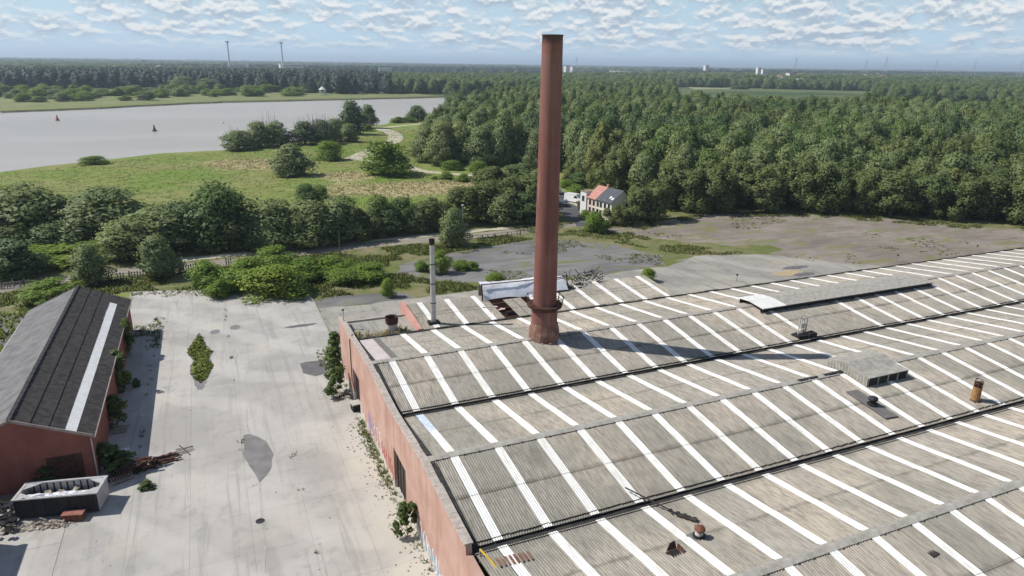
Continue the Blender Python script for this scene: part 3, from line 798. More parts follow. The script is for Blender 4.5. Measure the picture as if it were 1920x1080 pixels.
# north wall of the hall and the far gable
mb = MB(); mb.box(12.1, XS[NCOL[5]] + 3.4, YC - .34, YC - .04, 0, VAL - .16)
link_mesh("wall", mb.mesh("wall", M['hallwall']), hall, (-11.7, -YD, 0))
# graffiti sprayed along the foot of the west wall
def spray(y0, y1, z0, z1, mat, n, seed, name="graffiti"):
    rnd = random.Random(seed); mb = MB(); X = 11.695
    for k in range(n):
        cy = y0 + (y1 - y0) * (k + .5) / n; hw = (y1 - y0) / n * .42; pts = []
        m_ = rnd.choice((5, 6, 7))
        for i in range(m_):
            pts.append((cy + rnd.uniform(-hw, hw), z0 + (z1 - z0) * (i / (m_ - 1) if rnd.random() < .6 else rnd.random())))
        th = .09
        for (a, b), (c, d) in zip(pts[:-1], pts[1:]):
            l = math.hypot(c - a, d - b) + 1e-6; ny, nz = -(d - b) / l * th, (c - a) / l * th
            X -= .0004
            mb.quad((X, a + ny, b + nz), (X, a - ny, b - nz), (X, c - ny, d - nz), (X, c + ny, d + nz))
    link_mesh(name, mb.mesh(name, mat), hall, (-11.7, -YD, 0))
spray(58.0, 61.5, .5, 2.3, M['spray_violet'], 4, 1); spray(56.2, 59.0, .6, 2.6, M['spray_white'], 3, 2)
spray(53.6, 55.8, .7, 2.2, M['spray_red'], 3, 3); spray(51.4, 53.4, .4, 2.4, M['spray_red'], 3, 6)
spray(36.0, 45.0, .2, 1.9, M['spray_white'], 12, 4); spray(37.0, 43.0, .3, 1.4, M['spray_blue'], 8, 5)
# rain pipe on the wall and its bend
mb = MB(); mb.tube([(11.62, 68.9, 6.9), (11.62, 68.9, 2.2), (11.62, 67.9, 1.7)], .055, 6); mb.tube([(11.62, 68.9, 6.9), (12.0, 69.2, 7.45)], .055, 6)
link_mesh("rain_pipe", mb.mesh("rain_pipe", M['darkrust']), hall, (-11.7, -YD, 0))

# lean-to with a flat mossy roof at the hall's north west corner
lean = thing("lean_to", "low flat roofed lean-to with mossy concrete roof at the hall's north west corner", "lean-to", (15.8, 72.5, 0))
mb = MB(); mb.box(-3.7, 3.7, -2.85, 3.1, 6.05, 6.30); mb.build("roof_slab", M['apron'], lean)
mb = MB(); mb.box(-3.68, 3.68, 2.75, 3.05, 0, 6.048); mb.build("wall", M['hallwall'], lean)
mb = MB(); mb.box(-3.7, 3.7, 3.10, 3.32, 6.0, 6.5); mb.build("roof_edge", M['coping'], lean)

# annex beyond the north eave
ann = thing("annex", "lower annex with corrugated roof and pink end wall behind the chimney", "annex", (19.5, 69.6, 0))
AL = 7.45
apanel = corr_mesh("roof_panel", PITCH - SKW + .05, AL, 15, .028, M['sheet'], rise=.55)
asky = corr_mesh("skylight", SKW, AL, 4, .02, M['skylight'], rise=.55, zoff=.045)
for i in range(10):
    xl = 21.2 + PITCH * i - 19.5
    if i == 0:
        link_mesh("roof_panel", apanel, ann, (0.35, .15, 6.55)).scale = (.52, 1, 1)
    if i == 2: link_mesh("skylight", asky, ann, (xl, .15, 6.55)); o = link_mesh("roof_panel", apanel, ann, (xl + SKW, .15, 6.55)); o.scale = (.38, 1, 1); continue
    if i == 3: 
        for q in range(2):
            o = link_mesh("plank_panel", corr_mesh("plank_panel", 1.15, AL - 2.3, 2, .01, M['plank'], rise=.4), ann, (xl + .05 + q * 1.22, .2, 6.6)); 
        continue
    link_mesh("skylight", asky, ann, (xl, .15, 6.55))
    o = link_mesh("roof_panel", apanel, ann, (xl + SKW - .025, .15, 6.55))
    if i == 9: o.scale = (.35, 1, 1)
mb = MB()
b = len(mb.v); mb.v += [(-.2, .1, 0), (.3, .1, 0), (.3, 7.8, 0), (-.2, 7.8, 0), (-.2, .1, 6.75), (.3, .1, 6.75), (.3, 7.8, 7.45), (-.2, 7.8, 7.45)]
for qd in ((3, 2, 1, 0), (4, 5, 6, 7), (0, 1, 5, 4), (1, 2, 6, 5), (2, 3, 7, 6), (3, 0, 4, 7)): mb.f.append(tuple(b + i for i in qd)); mb.m.append(0)
mb.build("wall", M['pinkwall'], ann)
mb = MB(); mb.box(.3, 33, 7.5, 7.78, 0, 6.95); mb.box(32.7, 33, .2, 7.48, 0, 6.5); mb.build("wall", M['pinkwall'], ann)
# dark loft under the missing sheets, with bare rusted beams
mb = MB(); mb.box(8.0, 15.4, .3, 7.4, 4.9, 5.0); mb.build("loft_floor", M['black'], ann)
for k in range(5):
    mb = MB(); yy = 1.0 + k * 1.35; mb.bar((8.4, yy, 6.35 + .07 * yy), (14.9, yy + random.uniform(-.3, .3), 6.3 + .07 * yy), .10, .16)
    mb.build("beam", M['rust'], ann)
mb = MB()
for k in range(12):
    p = Vector((random.uniform(8.6, 11.5), random.uniform(2.0, 5.6), 6.75)); q = p + Vector((random.uniform(-1, 1), random.uniform(-.8, .8), random.uniform(-.2, .25)))
    mb.bar(p, q, random.uniform(.15, .5), .05)
mb.build("fallen_board", M['pinkrender'], ann)["kind"] = "stuff"

# white sheeted dormer over the hole
dorm = thing("sheeted_dormer", "white plastic sheeted dormer on rusty posts behind the tall brick chimney", "dormer", (29.2, 75.2, 6.95))
mb = MB(); rnd = random.Random(4); nx_, ny_ = 22, 8
gridp = []
for j in range(ny_ + 1):
    for i in range(nx_ + 1):
        u, v = i / nx_, j / ny_
        gridp.append((u * 11.6, v * 2.0, .15 + 1.75 * math.sin(v * math.pi / 2) + .14 * math.sin(u * 9 + v * 2) * (1 - v * .5) + rnd.uniform(-.05, .05) - .35 * u * v))
mb.v = gridp
for j in range(ny_):
    for i in range(nx_):
        a = j * (nx_ + 1) + i; mb.f.append((a, a + 1, a + nx_ + 2, a + nx_ + 1)); mb.m.append(0)
o = mb.build("sheeting", M['sheetwhite'], dorm, smooth=True)
mb = MB(); mb.box(0, 11.6, 2.02, 2.12, .0, 1.55); mb.build("back_board", M['plank'], dorm)
for x_ in (-.12, 11.75):
    mb = MB(); mb.bar((x_, .1, -.7), (x_, .6 if x_ < 0 else 1.0, 2.0), .14); mb.build("post", M['darkrust'], dorm)
mb = MB(); mb.bar((-.1, 1.0, 1.9), (11.7, 1.4, 1.55), .1); mb.build("rail", M['darkrust'], dorm)

dm = MB(); rnd = random.Random(8); random.seed(21)
for k in range(90):
    p = Vector((rnd.uniform(-2.3, 2.3), rnd.uniform(-1.0, 1.3), rnd.uniform(.0, 1.3))); q = p + Vector((rnd.uniform(-1, 1), rnd.uniform(-.6, .6), rnd.uniform(-.5, .6)))
    q.z = max(q.z, 0); dm.bar(p, q, rnd.uniform(.04, .13), .06)
o = dm.build("burnt_tangle", M['black'], None, (44.6, 77.6, 7.05))
tag(o, "black tangle of burnt battens at the annex's back edge right of the chimney", "debris")
o = thing("dormer_flap", "crumpled pale roofing flap lying between white dormer and black tangle", "roofing flap", (42.0, 76.4, 7.0))
mb = MB()
for k in range(14):
    a = Vector((random.uniform(-1, 1), random.uniform(-.8, .8), random.uniform(.05, .5))); s_ = random.uniform(.3, .7)
    mb.quad(a, a + Vector((s_, random.uniform(-.2, .2), random.uniform(-.2, .2))), a + Vector((s_, s_, random.uniform(-.3, .2))), a + Vector((random.uniform(-.1, .1), s_, random.uniform(-.2, .3))))
mb.build("scrap_sheet", M['plank'], o)["kind"] = "stuff"

# ------------------------------------------------------------------ the chimney
ch = thing("brick_chimney", "tall round red brick factory chimney rising through the roof", "chimney", (30.0, 60.2, 7.3))
def chr_(zz): return 1.20 - (1.20 - .95) * (zz - 11) / 26.2
mb = MB(); prof = [(chr_(zz), zz - 7.3) for zz in [11.2 + 26.0 * k / 30 for k in range(31)]]
prof += [(1.0, 37.22 - 7.3), (1.0, 37.30 - 7.3), (.70, 37.30 - 7.3), (.66, 30 - 7.3)]
mb.lathe(prof, 40); mb.build("shaft", M['chimney'], ch, smooth=True)
mb = MB(); mb.lathe([(1.32, 1.9), (1.33, 3.4), (1.26, 3.9)], 40); mb.build("lower_shaft", M['chimney'], ch, smooth=True)
mb = MB(); mb.lathe([(1.62, -1.2), (1.60, 1.15), (1.52, 1.55), (1.345, 2.2), (1.30, 2.25)], 14, jit=.03); mb.build("base", M['chimbase'], ch)
mb = MB(); mb.lathe([(1.22, 3.55), (1.78, 3.95), (1.82, 4.18), (1.22, 4.2)], 32, jit=.02); mb.build("collar", M['darkrust'], ch)
for k in range(9):
    t = 2 * math.pi * (k + .3) / 9
    if 2.6 < t < 4.4: continue
    mb = MB(); c, s_ = math.cos(t), math.sin(t)
    mb.bar((1.78 * c, 1.78 * s_, 4.15), (1.9 * c, 1.9 * s_, 5.2 + random.uniform(-.4, .1)), .07)
    mb.bar((1.22 * c, 1.22 * s_, 3.4), (1.6 * c, 1.6 * s_, 4.02), .09)
    mb.build("bracket", M['darkrust'], ch)
mb = MB(); pts = [(1.86 * math.cos(t), 1.86 * math.sin(t), 4.95 + .12 * math.sin(3 * t)) for t in [4.5 + .18 * k for k in range(30)]]
mb.tube(pts, .035, 5); pts = [(x * .97, y * .97, zz - .45) for x, y, zz in pts]; mb.tube(pts, .03, 5); mb.build("railing", M['darkrust'], ch)
mb = MB()
for k in range(7): mb.rock((1.68 * math.cos(.5 * k - 2.6), 1.68 * math.sin(.5 * k - 2.6), .40), random.uniform(.12, .24))
mb.build("loose_mortar", M['rubble'], ch)["kind"] = "stuff"

# flues, cowls and vents on the roof
f1 = thing("steel_flue", "slender grey steel flue pipe with black cap left of the brick chimney", "flue pipe", (21.5, 71.2, 6.55))
for k in range(4):
    mb = MB(); z0 = .3 + k * 2.25; mb.tube([(0, 0, z0), (0, 0, z0 + 2.24)], .30 - .012 * k, 16); mb.build("pipe_section", M['steel'], f1, smooth=False)
    mb = MB(); mb.tube([(0, 0, z0 + 2.19), (0, 0, z0 + 2.29)], .33 - .012 * k, 16); mb.build("joint_ring", M['darkpanel'], f1)
mb = MB(); mb.lathe([(.25, 9.3), (.30, 9.35), (.33, 9.9), (.26, 9.9), (.22, 9.4)], 16); mb.build("cap", M['black'], f1)
mb = MB(); mb.box(-.6, .6, -.5, .5, -.15, .32, jit=.06); mb.build("base", M['black'], f1)
f2 = thing("rusted_flue", "short wide flue with rusted rim on the lean-to roof", "flue pipe", (16.7, 71.2, 6.3))
mb = MB(); mb.lathe([(.62, -.1), (.62, 1.15)], 20); mb.build("pipe", M['paleflue'], f2, smooth=True)
mb = MB(); mb.lathe([(.66, 1.0), (.69, 1.3), (.72, 1.78), (.62, 1.74), (.56, .9), (.02, .8)], 20, jit=.03); mb.build("rim", M['darkrust'], f2)
f3 = thing("vent_pole", "thin vent pole with small cap at the wall's far corner", "vent pipe", (11.95, 74.0, 7.15))
mb = MB(); mb.tube([(0, 0, -.1), (0, 0, 1.35)], .06, 8); mb.build("pipe", M['paleflue'], f3)
mb = MB(); mb.lathe([(.02, 1.5), (.17, 1.42), (.15, 1.33), (.05, 1.3)], 10); mb.build("cap", M['darkrust'], f3)
f4 = thing("ochre_flue", "fat ochre flue pipe with open metal crown near the right frame edge", "flue pipe", (60.2, 34.75, 6.85))
mb = MB(); mb.lathe([(.52, -.1), (.50, 1.65), (.44, 1.66)], 18); mb.build("pipe", M['ochre'], f4, smooth=False)
for k in range(5):
    t = 1.26 * k; mb = MB(); mb.bar((.44 * math.cos(t), .44 * math.sin(t), 1.6), (.46 * math.cos(t), .46 * math.sin(t), 2.5), .08); mb.build("crown_strut", M['darkrust'], f4)
mb = MB(); mb.lathe([(.5, 2.42), (.52, 2.55), (.44, 2.55), (.44, 2.42), (.5, 2.42)], 14); mb.build("crown_ring", M['timber'], f4)
mb = MB(); mb.lathe([(.3, 1.6), (.42, 2.1), (.2, 2.3)], 8, jit=.06); mb.build("wire_nest", M['darkrust'], f4)
mb = MB(); mb.lathe([(.58, -.25), (.80, -.08), (.52, .12)], 18); mb.build("base_flange", M['darkrust'], f4); f4.scale = (.70, .70, .80)
f5 = thing("fan_frame", "small square steel fan frame standing open on the roof left of the long ridge vent", "fan frame", (57.6, 52.4, 6.95))
for (x_, y_, hh) in ((-.55, 0, 2.3), (-.15, .1, 1.9), (.15, .1, 1.95), (.5, 0, 1.9)):
    mb = MB(); mb.bar((x_, y_, 0), (x_, y_, hh), .10); mb.build("post", M['paleflue'], f5)
mb = MB()
for zz in (.5, 1.2, 1.85): mb.bar((-.15, .1, zz), (.5, .05, zz), .10)
mb.bar((-.55, 0, 2.2), (-.15, .1, 1.85), .06); mb.build("cross_bar", M['paleflue'], f5)
mb = MB(); mb.lathe([(.02, 1.15), (.18, 1.2), (.2, .8), (.02, .8)], 10, (.18, .1)); mb.build("fan_motor", M['steel'], f5)
mb = MB(); mb.box(-1.0, .9, -.7, .5, -.1, .16, jit=.07); mb.box(.3, 1.3, -.9, -.1, -.1, .3, jit=.1); mb.build("base", M['black'], f5)
f6 = thing("roof_cowl", "small dark round roof cowl on a dark stained sheet left of the ochre flue", "roof cowl", (50.1, 37.0, 7.2))
mb = MB(); mb.lathe([(.46, -.1), (.44, .22), (.30, .28)], 14); mb.build("base", M['black'], f6)
mb = MB(); mb.lathe([(.26, .2), (.28, .5), (.40, .55), (.36, .78), (.02, .86)], 14); mb.build("hood", M['skipdark'], f6, smooth=True)
mb = MB(); s0 = (RIDGE - VAL) / LEN
mb.quad((-.65, 2.3, .10 + 2.3 * s0), (-.65, -1.9, .10 - 1.9 * s0), (.75, -2.0, .10 - 2.0 * s0), (.75, 2.2, .10 + 2.2 * s0)); mb.build("lead_sheet", M['skylight_dark'], f6)
f7 = thing("rusted_cowl", "rusty capped roof cowl on a black patch at bottom centre", "roof cowl", (25.1, 28.3, 7.28))
mb = MB(); mb.box(-.85, .75, -.65, .65, -.05, .085, .1); mb.build("patch_sheet", M['shedroof_w'], f7)
mb = MB(); mb.lathe([(.55, .0), (.48, .30), (.42, .32)], 16); mb.build("base_ring", M['black'], f7)
mb = MB(); mb.lathe([(.36, .2), (.34, .72), (.02, .72)], 14); mb.build("pipe", M['paleflue'], f7, smooth=True)
for k in range(4):
    t = .4 + k * 1.57; mb = MB(); mb.bar((.33 * math.cos(t), .33 * math.sin(t), .6), (.42 * math.cos(t), .42 * math.sin(t), 1.0), .05); mb.build("strut", M['darkrust'], f7)
mb = MB(); mb.lathe([(.02, 1.12), (.46, 1.0), (.48, .93), (.02, .95)], 14); o = mb.build("cap", M['rust'], f7, smooth=True); o.rotation_euler = (.15, -.1, 0)
f7.scale = (.72, .72, .72)
f8 = thing("broken_hatch", "brown broken roof hatch with lifted flap left of the rusty cowl", "roof hatch", (22.7, 27.5, 7.34))
mb = MB(); mb.box(-.5, .55, -.42, .42, .0, .12, .2); mb.build("frame", M['darkrust'], f8)
mb = MB(); mb.box(-.42, .42, -.30, .30, .10, .16, .2); mb.build("shaft_hole", M['black'], f8)
mb = MB(); mb.quad((-.45, .4, .1), (.5, .4, .15), (.42, .62, .75), (-.05, .6, .6)); mb.quad((.5, .4, .15), (.55, -.4, .12), (.75, -.1, .42), (.66, .5, .5)); mb.build("flap", M['darkrust'], f8)
f8.scale = (.78, .78, .72)
f9 = thing("roof_hole", "small dark square opening in a near roof sheet at the bottom right", "roof opening", (36.8, 21.5, 7.45))
mb = MB(); mb.box(-.32, .32, -.22, .22, .0, .10, .15); mb.build("frame", M['black'], f9)
mb = MB(); mb.box(-.26, .26, -.16, .16, .08, .105, .15); mb.build("cover", M['darkpanel'], f9)

# long ridge vent
rv = thing("long_ridge_vent", "long raised ridge vent with dark open side and white end panels on the far roof", "ridge vent", (57.0, 60.2, RIDGE))
NV = 8
for k in range(NV):
    for (y0, y1, z0, z1) in ((-2.3, 0, .34, .55), (.02, 2.0, .55, .36)):
        mb = MB(); a, b = k * 3.6, k * 3.6 + 3.58
        mb.v += [(a, y0, z0), (b, y0, z0), (b, y1, z1), (a, y1, z1), (a, y0, z0 + .07), (b, y0, z0 + .07), (b, y1, z1 + .07), (a, y1, z1 + .07)]
        for qd in ((3, 2, 1, 0), (4, 5, 6, 7), (0, 1, 5, 4), (1, 2, 6, 5), (2, 3, 7, 6), (3, 0, 4, 7)): mb.f.append(qd); mb.m.append(0)
        mb.build("cover_panel", M['skylight'] if k == 0 else M['capping'], rv, (0, 0, random.uniform(0, .02)))
mb = MB(); mb.box(.05, NV * 3.6 - .1, -1.95, -1.85, -.35, .36); mb.box(.05, NV * 3.6 - .1, 1.6, 1.7, -.3, .36); mb.build("dark_inside", M['black'], rv)  # black boxes stand in for the shade inside the open vent
for k in range(9):
    mb = MB(); mb.bar((.1 + k * 3.55, -2.2, -.30), (.1 + k * 3.55, -2.2, .36), .07); mb.build("post", M['black'], rv)
# short ridge vent with a corrugated end
sv = thing("short_ridge_vent", "short raised ridge vent with corrugated end and dark openings in the middle of the roof", "ridge vent", (52.2, R2, RIDGE))
prof = [(-2.75, .46), (-1.5, .55), (0.0, .95), (1.9, .60)]
for k in range(2):
    for (y0, z0), (y1, z1) in zip(prof[:-1], prof[1:]):
        mb = MB(); a, b = k * 2.6, k * 2.6 + 2.58; q0, q1 = y0 * .99, y1 * .99
        mb.v += [(a, q0, z0), (b, q0, z0), (b, q1, z1), (a, q1, z1), (a, q0, z0 + .06), (b, q0, z0 + .06), (b, q1, z1 + .06), (a, q1, z1 + .06)]
        for qd in ((3, 2, 1, 0), (4, 5, 6, 7), (0, 1, 5, 4), (1, 2, 6, 5), (2, 3, 7, 6), (3, 0, 4, 7)): mb.f.append(qd); mb.m.append(0)
        mb.build("cover_panel", M['capping'], sv)
mb = MB(); nn = 26; ys = [-2.7 + 4.5 * i / nn for i in range(nn + 1)]
def zt(y):
    for (a, za), (b, zb) in zip(prof[:-1], prof[1:]):
        if a <= y <= b: return za + (zb - za) * (y - a) / (b - a)
    return prof[0][1] if y < prof[0][0] else prof[-1][1]
for i in range(nn):
    xo = .05 if i % 2 else -.03; xo2 = -.03 if i % 2 else .05
    mb.quad((xo2 - .02, ys[i + 1], -.5), (xo - .02, ys[i], -.5), (xo - .02, ys[i], zt(ys[i]) + .02), (xo2 - .02, ys[i + 1], zt(ys[i + 1]) + .02))
mb.build("end_sheet", M['capping'], sv)
mb = MB(); mb.box(.1, 5.1, -2.66, -2.5, -.6, .44); mb.build("dark_opening", M['black'], sv)
for k in range(5):
    mb = MB(); mb.box(.05 + k * 1.24, .16 + k * 1.24, -2.72, -2.662, -.5, .45); mb.build("mullion", M['capping'], sv)
mb = MB(); mb.box(5.16, 5.22, -2.6, 1.8, -.4, .45); mb.build("end_sheet", M['capping'], sv)
for k, (x_, w_, d_) in enumerate(((46.6, 2.4, .28), (49.8, 2.2, .30))):
    mb = MB(); mb.box(0, w_, -.22, d_ - .22, .05, .16, jit=.05)
    tag(mb.build("missing_cap_gap", M['black'], None, (x_, R2, RIDGE + .02)), ("left" if k == 0 else "right") + " black gap in the ridge capping left of the short ridge vent", "roof gap")
# debris lying in the valley and on the near roof
dr = thing("gutter_debris", "line of dark plant debris and a loose batten spilling from the gutter above the rusty cowl", "roof debris", (25.3, 31.6, 6.9))
mb = MB(); mb.bar((-1.5, 3.0, .30), (.1, -.4, .16), .07); mb.bar((.1, -.6, .20), (.75, -1.9, .36), .30, .06); mb.build("batten", M['darkpanel'], dr)
mb = MB()
for k in range(26): 
    t = random.random(); mb.rock((-.1 + t * .85 + random.uniform(-.15, .15), -.2 - t * 1.5 + random.uniform(-.1, .1), .18 + t * .18), random.uniform(.06, .15))
mb.build("dead_plants", M['black'], dr)["kind"] = "stuff"
st = MB()
for k in range(8): st.quad(*[(12.9 + k * .28 + dx, 31.2 - k * .02 + dy, VAL + .115 + (32.8 - 31.2 - dy) * .126 - .0) for dx, dy in ((0, -.5), (.16, -.45), (.2, .4), (.05, .45))])
tag(st.build("dark_streaks", M['chimbase']), "row of dark brown stain streaks on roof beside the yellow rail", "stains")
yr = thing("yellow_rail", "bent yellow rail standing at the hall's near wall corner", "rail", (12.35, 32.4, 6.5))
mb = MB(); mb.tube([(0, 0, .7), (.35, -.9, .45), (.5, -2.2, .3)], .07, 6); mb.build("tube_rail", M['yellow'], yr)
mb = MB(); mb.bar((0, 0, -.2), (0, 0, .75), .08); mb.build("post", M['timber'], yr)

# ------------------------------------------------------------------ brick shed on the left
shed = thing("brick_shed", "long red brick shed with black gabled roof and one white skylight strip at left", "shed", (-17.1, 62.0, 0))
EZ, RZ, HW, SLN = 4.2, 6.7, 5.6, 38.6
mb = MB()
mb.box(HW - .45, HW - .15, .6, SLN - .6, 0, EZ - .12); mb.box(-HW + .15, -HW + .45, .6, SLN - .6, 0, EZ - .12); mb.build("side_wall", M['shedwall'], shed)
for yy in (.3, SLN - .58):
    mb = MB(); a, b = yy, yy + .28; w_ = HW - .15
    mb.v += [(-w_, a, 0), (w_, a, 0), (w_, a, EZ - .05), (0, a, RZ - .1), (-w_, a, EZ - .05), (-w_, b, 0), (w_, b, 0), (w_, b, EZ - .05), (0, b, RZ - .1), (-w_, b, EZ - .05)]
    mb.f += [(0, 1, 2, 3, 4), (9, 8, 7, 6, 5), (1, 0, 5, 6), (2, 1, 6, 7), (3, 2, 7, 8), (4, 3, 8, 9), (0, 4, 9, 5)]; mb.m += [0] * 7
    mb.build("gable_wall", M['shedwall'], shed)
rows_e = [(0, .235), (.235, .455), (.455, .645), (.645, .785), (.785, 1.02)]
def shed_panel(side, t0, t1, y0, y1, mat, name, dz, waves):
    mb = MB(); nx = max(6, int(waves * 2))
    for j, t in enumerate((t0, t1 + .012)):
        for i in range(nx + 1):
            yy = y0 + (y1 - y0) * i / nx
            zz = RZ - (RZ - EZ) * t + (.02 if i % 2 else -.015) + dz - (.02 if j == 0 and t0 > 0 else 0)
            mb.v.append((side * HW * t, yy, zz))
    for i in range(nx):
        q = (i, i + 1, nx + 2 + i, nx + 1 + i); mb.f.append(q if side < 0 else q[::-1]); mb.m.append(0)
    return mb.build(name, mat, shed)
npan = 12; pl = (SLN - .2) / npan
for k in range(npan):
    y0, y1 = .1 + k * pl, .1 + (k + 1) * pl - .02
    for r, (t0, t1) in enumerate(rows_e):
        dz = .03 + random.uniform(0, .025)
        if r == 3: 
            shed_panel(1, t0, t1, y0, y1 + .02, M['white'] if k < 11 else M['shedroof_e'], "skylight" if k < 11 else "roof_panel", .05, 9)
        else: shed_panel(1, t0, t1, y0, y1, M['shedroof_e'], "roof_panel", dz, 9)
    for r, (t0, t1) in enumerate(((0, .34), (.34, .68), (.68, 1.02))):
        shed_panel(-1, t0, t1, y0, y1, M['shedroof_w'], "roof_panel", .03 + random.uniform(0, .01), 9)
    mb = MB(); a = y0
    for q in range(3):
        mb.box(-.16, .16, a + q * pl / 3, a + (q + 1) * pl / 3 - .06, RZ - .02, RZ + .10 + random.uniform(0, .03))
    mb.build("ridge_cap", M['skipdark'], shed)
for t_ in (.235, .455):
    mb = MB(); zz = RZ - (RZ - EZ) * t_; mb.bar((HW * t_, .1, zz + .05), (HW * t_, SLN - .15, zz + .05), .09, .05); mb.build("seam_strip", M['black'], shed)
mb = MB(); mb.box(HW - .02, HW + .20, .0, SLN - .2, EZ - .18, EZ - .02); mb.build("gutter", M['gutterpink'], shed)
mb = MB(); mb.box(-HW - .2, -HW + .0, .0, SLN * .9, EZ - .18, EZ - .02); mb.build("gutter", M['paleflue'], shed)
for s_ in (-1, 1):
    mb = MB(); mb.bar((0, .06, RZ + .01), (s_ * HW, .06, EZ + .01), .10, .22); mb.build("bargeboard", M['gutterpink'], shed)
    mb = MB()
    for k in range(22):
        t = (k + .5) / 22; mb.box(s_ * HW * t - .06, s_ * HW * t + .06, SLN - .1, SLN + .32, RZ - (RZ - EZ) * t - .05, RZ - (RZ - EZ) * t + .05)
    mb.build("rafter_end", M['black'], shed)["kind"] = "stuff"
mb = MB(); mb.tube([(HW - .2, .18, EZ - .2), (HW - .2, .18, .2)], .06, 6); mb.build("rain_pipe", M['paleflue'], shed)
mb = MB(); mb.box(1.9, 4.5, .255, .285, .02, 2.7); mb.build("door", M['darkrust'], shed)
ob = thing("brick_outbuilding", "brick outbuilding past the left frame edge throwing its shadow on the yard", "outbuilding", (-24.2, 49.5, 0))
mb = MB(); mb.box(-4.6, 4.3, -9, 7.0, 0, 5.0); mb.build("wall", M['shedwall'], ob)
mb = MB(); mb.box(-4.8, 4.5, -9.2, 7.2, 5.0, 5.25); mb.build("roof_slab", M['bitumen'], ob)

# ------------------------------------------------------------------ yard clutter
SKR = math.atan2(-1.28, 5.78)
sk = thing("waste_skip", "big open waste skip with pale rim and burnt black front full of plastic sheeting", "skip", (-16.85, 58.0, 0.03), SKR)
LX, WY, HZ = 5.95, 2.35, 1.8
for (a, b, c, d, nm, mt) in ((0, LX, -.03, .06, "front_wall", 'skipdark'), (0, LX, WY - .06, WY + .03, "back_wall", 'skipgrey'), (-.03, .06, .062, WY - .062, "end_wall", 'skipgrey'), (LX - .06, LX + .03, .062, WY - .062, "end_wall", 'skipgrey')):  # front wall: burnt steel, with its shade put into the black
    mb = MB(); mb.box(a, b, c, d, .14, HZ - .07); mb.build(nm, M[mt], sk)
mb = MB(); mb.box(.07, LX - .07, .07, WY - .07, .10, .18); mb.build("floor", M['skipdark'], sk)
mb = MB()
for (a, b, c, d) in ((-.1, LX + .1, -.1, .12), (-.1, LX + .1, WY - .12, WY + .1), (-.1, .12, .121, WY - .121), (LX - .12, LX + .1, .121, WY - .121)): mb.box(a, b, c, d, HZ - .068, HZ + .03)
for (cx, cy, sx_, sy_) in ((.12, .12, 1, 1), (LX - .12, .12, -1, 1), (.12, WY - .12, 1, -1), (LX - .12, WY - .12, -1, -1)):
    p = [(cx, cy, HZ), (cx + sx_ * 1.15, cy, HZ), (cx + sx_ * .55, cy + sy_ * .5, HZ), (cx, cy + sy_ * .85, HZ)]
    mb.quad(*(p if sx_ * sy_ > 0 else p[::-1]))
mb.build("rim", M['skipgrey'], sk)
for k in range(11):
    mb = MB(); x_ = .5 + k * .5; mb.box(x_ - .05, x_ + .05, WY - .12, WY - .063, .2, HZ - .075); mb.build("rib", M['skipdark'], sk)
for k in range(7):
    mb = MB(); x_ = .4 + k * .86; mb.box(x_ - .06, x_ + .06, -.12, -.032, .14, HZ - .075); mb.build("rib", M['skipdark'], sk)
tsh = MB(); nx_, ny_ = 20, 7; rnd = random.Random(12)
for j in range(ny_ + 1):
    for i in range(nx_ + 1):
        u, v = i / nx_, j / ny_
        tsh.v.append((.25 + u * (LX - .7), .02 + v * 1.45, HZ + .02 - .5 * v ** 1.5 + .16 * math.sin(u * 13) * (1 - v) + rnd.uniform(-.10, .10) - .10))
for j in range(ny_):
    for i in range(nx_):
        a = j * (nx_ + 1) + i; tsh.f.append((a, a + 1, a + nx_ + 2, a + nx_ + 1)); tsh.m.append(0)
o = tsh.build("plastic_sheet", M['sheetwhite'], None, (-16.85, 58.0, .03), SKR); tag(o, "crumpled white plastic sheeting heaped inside the waste skip", "plastic sheet")
mb = MB()
for k in range(30): mb.box(-.3, .3, -.2, .2, 0, .06, random.uniform(0, 3), (random.uniform(.4, LX - .4), random.uniform(.3, WY - .3)), .08); 
for i in range(len(mb.v)): mb.v[i] = (mb.v[i][0], mb.v[i][1], mb.v[i][2] + 1.05 + random.uniform(-.04, .15))
o = mb.build("skip_rubbish", [M['rubble']], None, (-16.85, 58.0, .03), SKR); tag(o, "broken boards piled inside the waste skip under plastic sheeting", "rubbish", kind="stuff")
bx = thing("red_crate", "low dark red wooden crate in front of the waste skip's right end", "crate", (-12.75, 56.45, .03), -.25)
mb = MB(); mb.box(-.75, .75, -.35, .35, 0, .55); mb.build("body", M['rust'], bx)
mb = MB(); mb.box(-.78, .78, -.38, .38, .552, .62); mb.build("lid", M['redwood'], bx)
mb = MB(); rnd = random.Random(31)
for k in range(130):
    t = rnd.random(); mb.rock((-17.4 + t * 4.6 + rnd.uniform(-.3, .3), 56.9 - t * .9 + rnd.uniform(-.5, .55), .05), rnd.uniform(.06, .24))
for k in range(22):
    t = rnd.random(); p = Vector((-17.2 + t * 4.2, 56.9 - t * .8 + rnd.uniform(-.4, .4), rnd.uniform(.1, .4))); mb.bar(p, p + Vector((rnd.uniform(-.6, .6), rnd.uniform(-.4, .4), rnd.uniform(-.1, .25))), .09, .05)
tag(mb.build("rubble_heap", M['rubble']), "strip of pale rubble and broken wood along the front of the waste skip", "rubble", kind="stuff")
mb = MB()
for k in range(90):
    mb.rock((rnd.uniform(-20.5, -16.9), rnd.uniform(55.6, 60.0), rnd.uniform(.0, .7)), rnd.uniform(.12, .4))
for k in range(40):
    p = Vector((rnd.uniform(-20.3, -17.2), rnd.uniform(56, 59.6), rnd.uniform(.3, 1.1))); mb.bar(p, p + Vector((rnd.uniform(-.9, .9), rnd.uniform(-.6, .6), rnd.uniform(-.3, .4))), .10, .07)
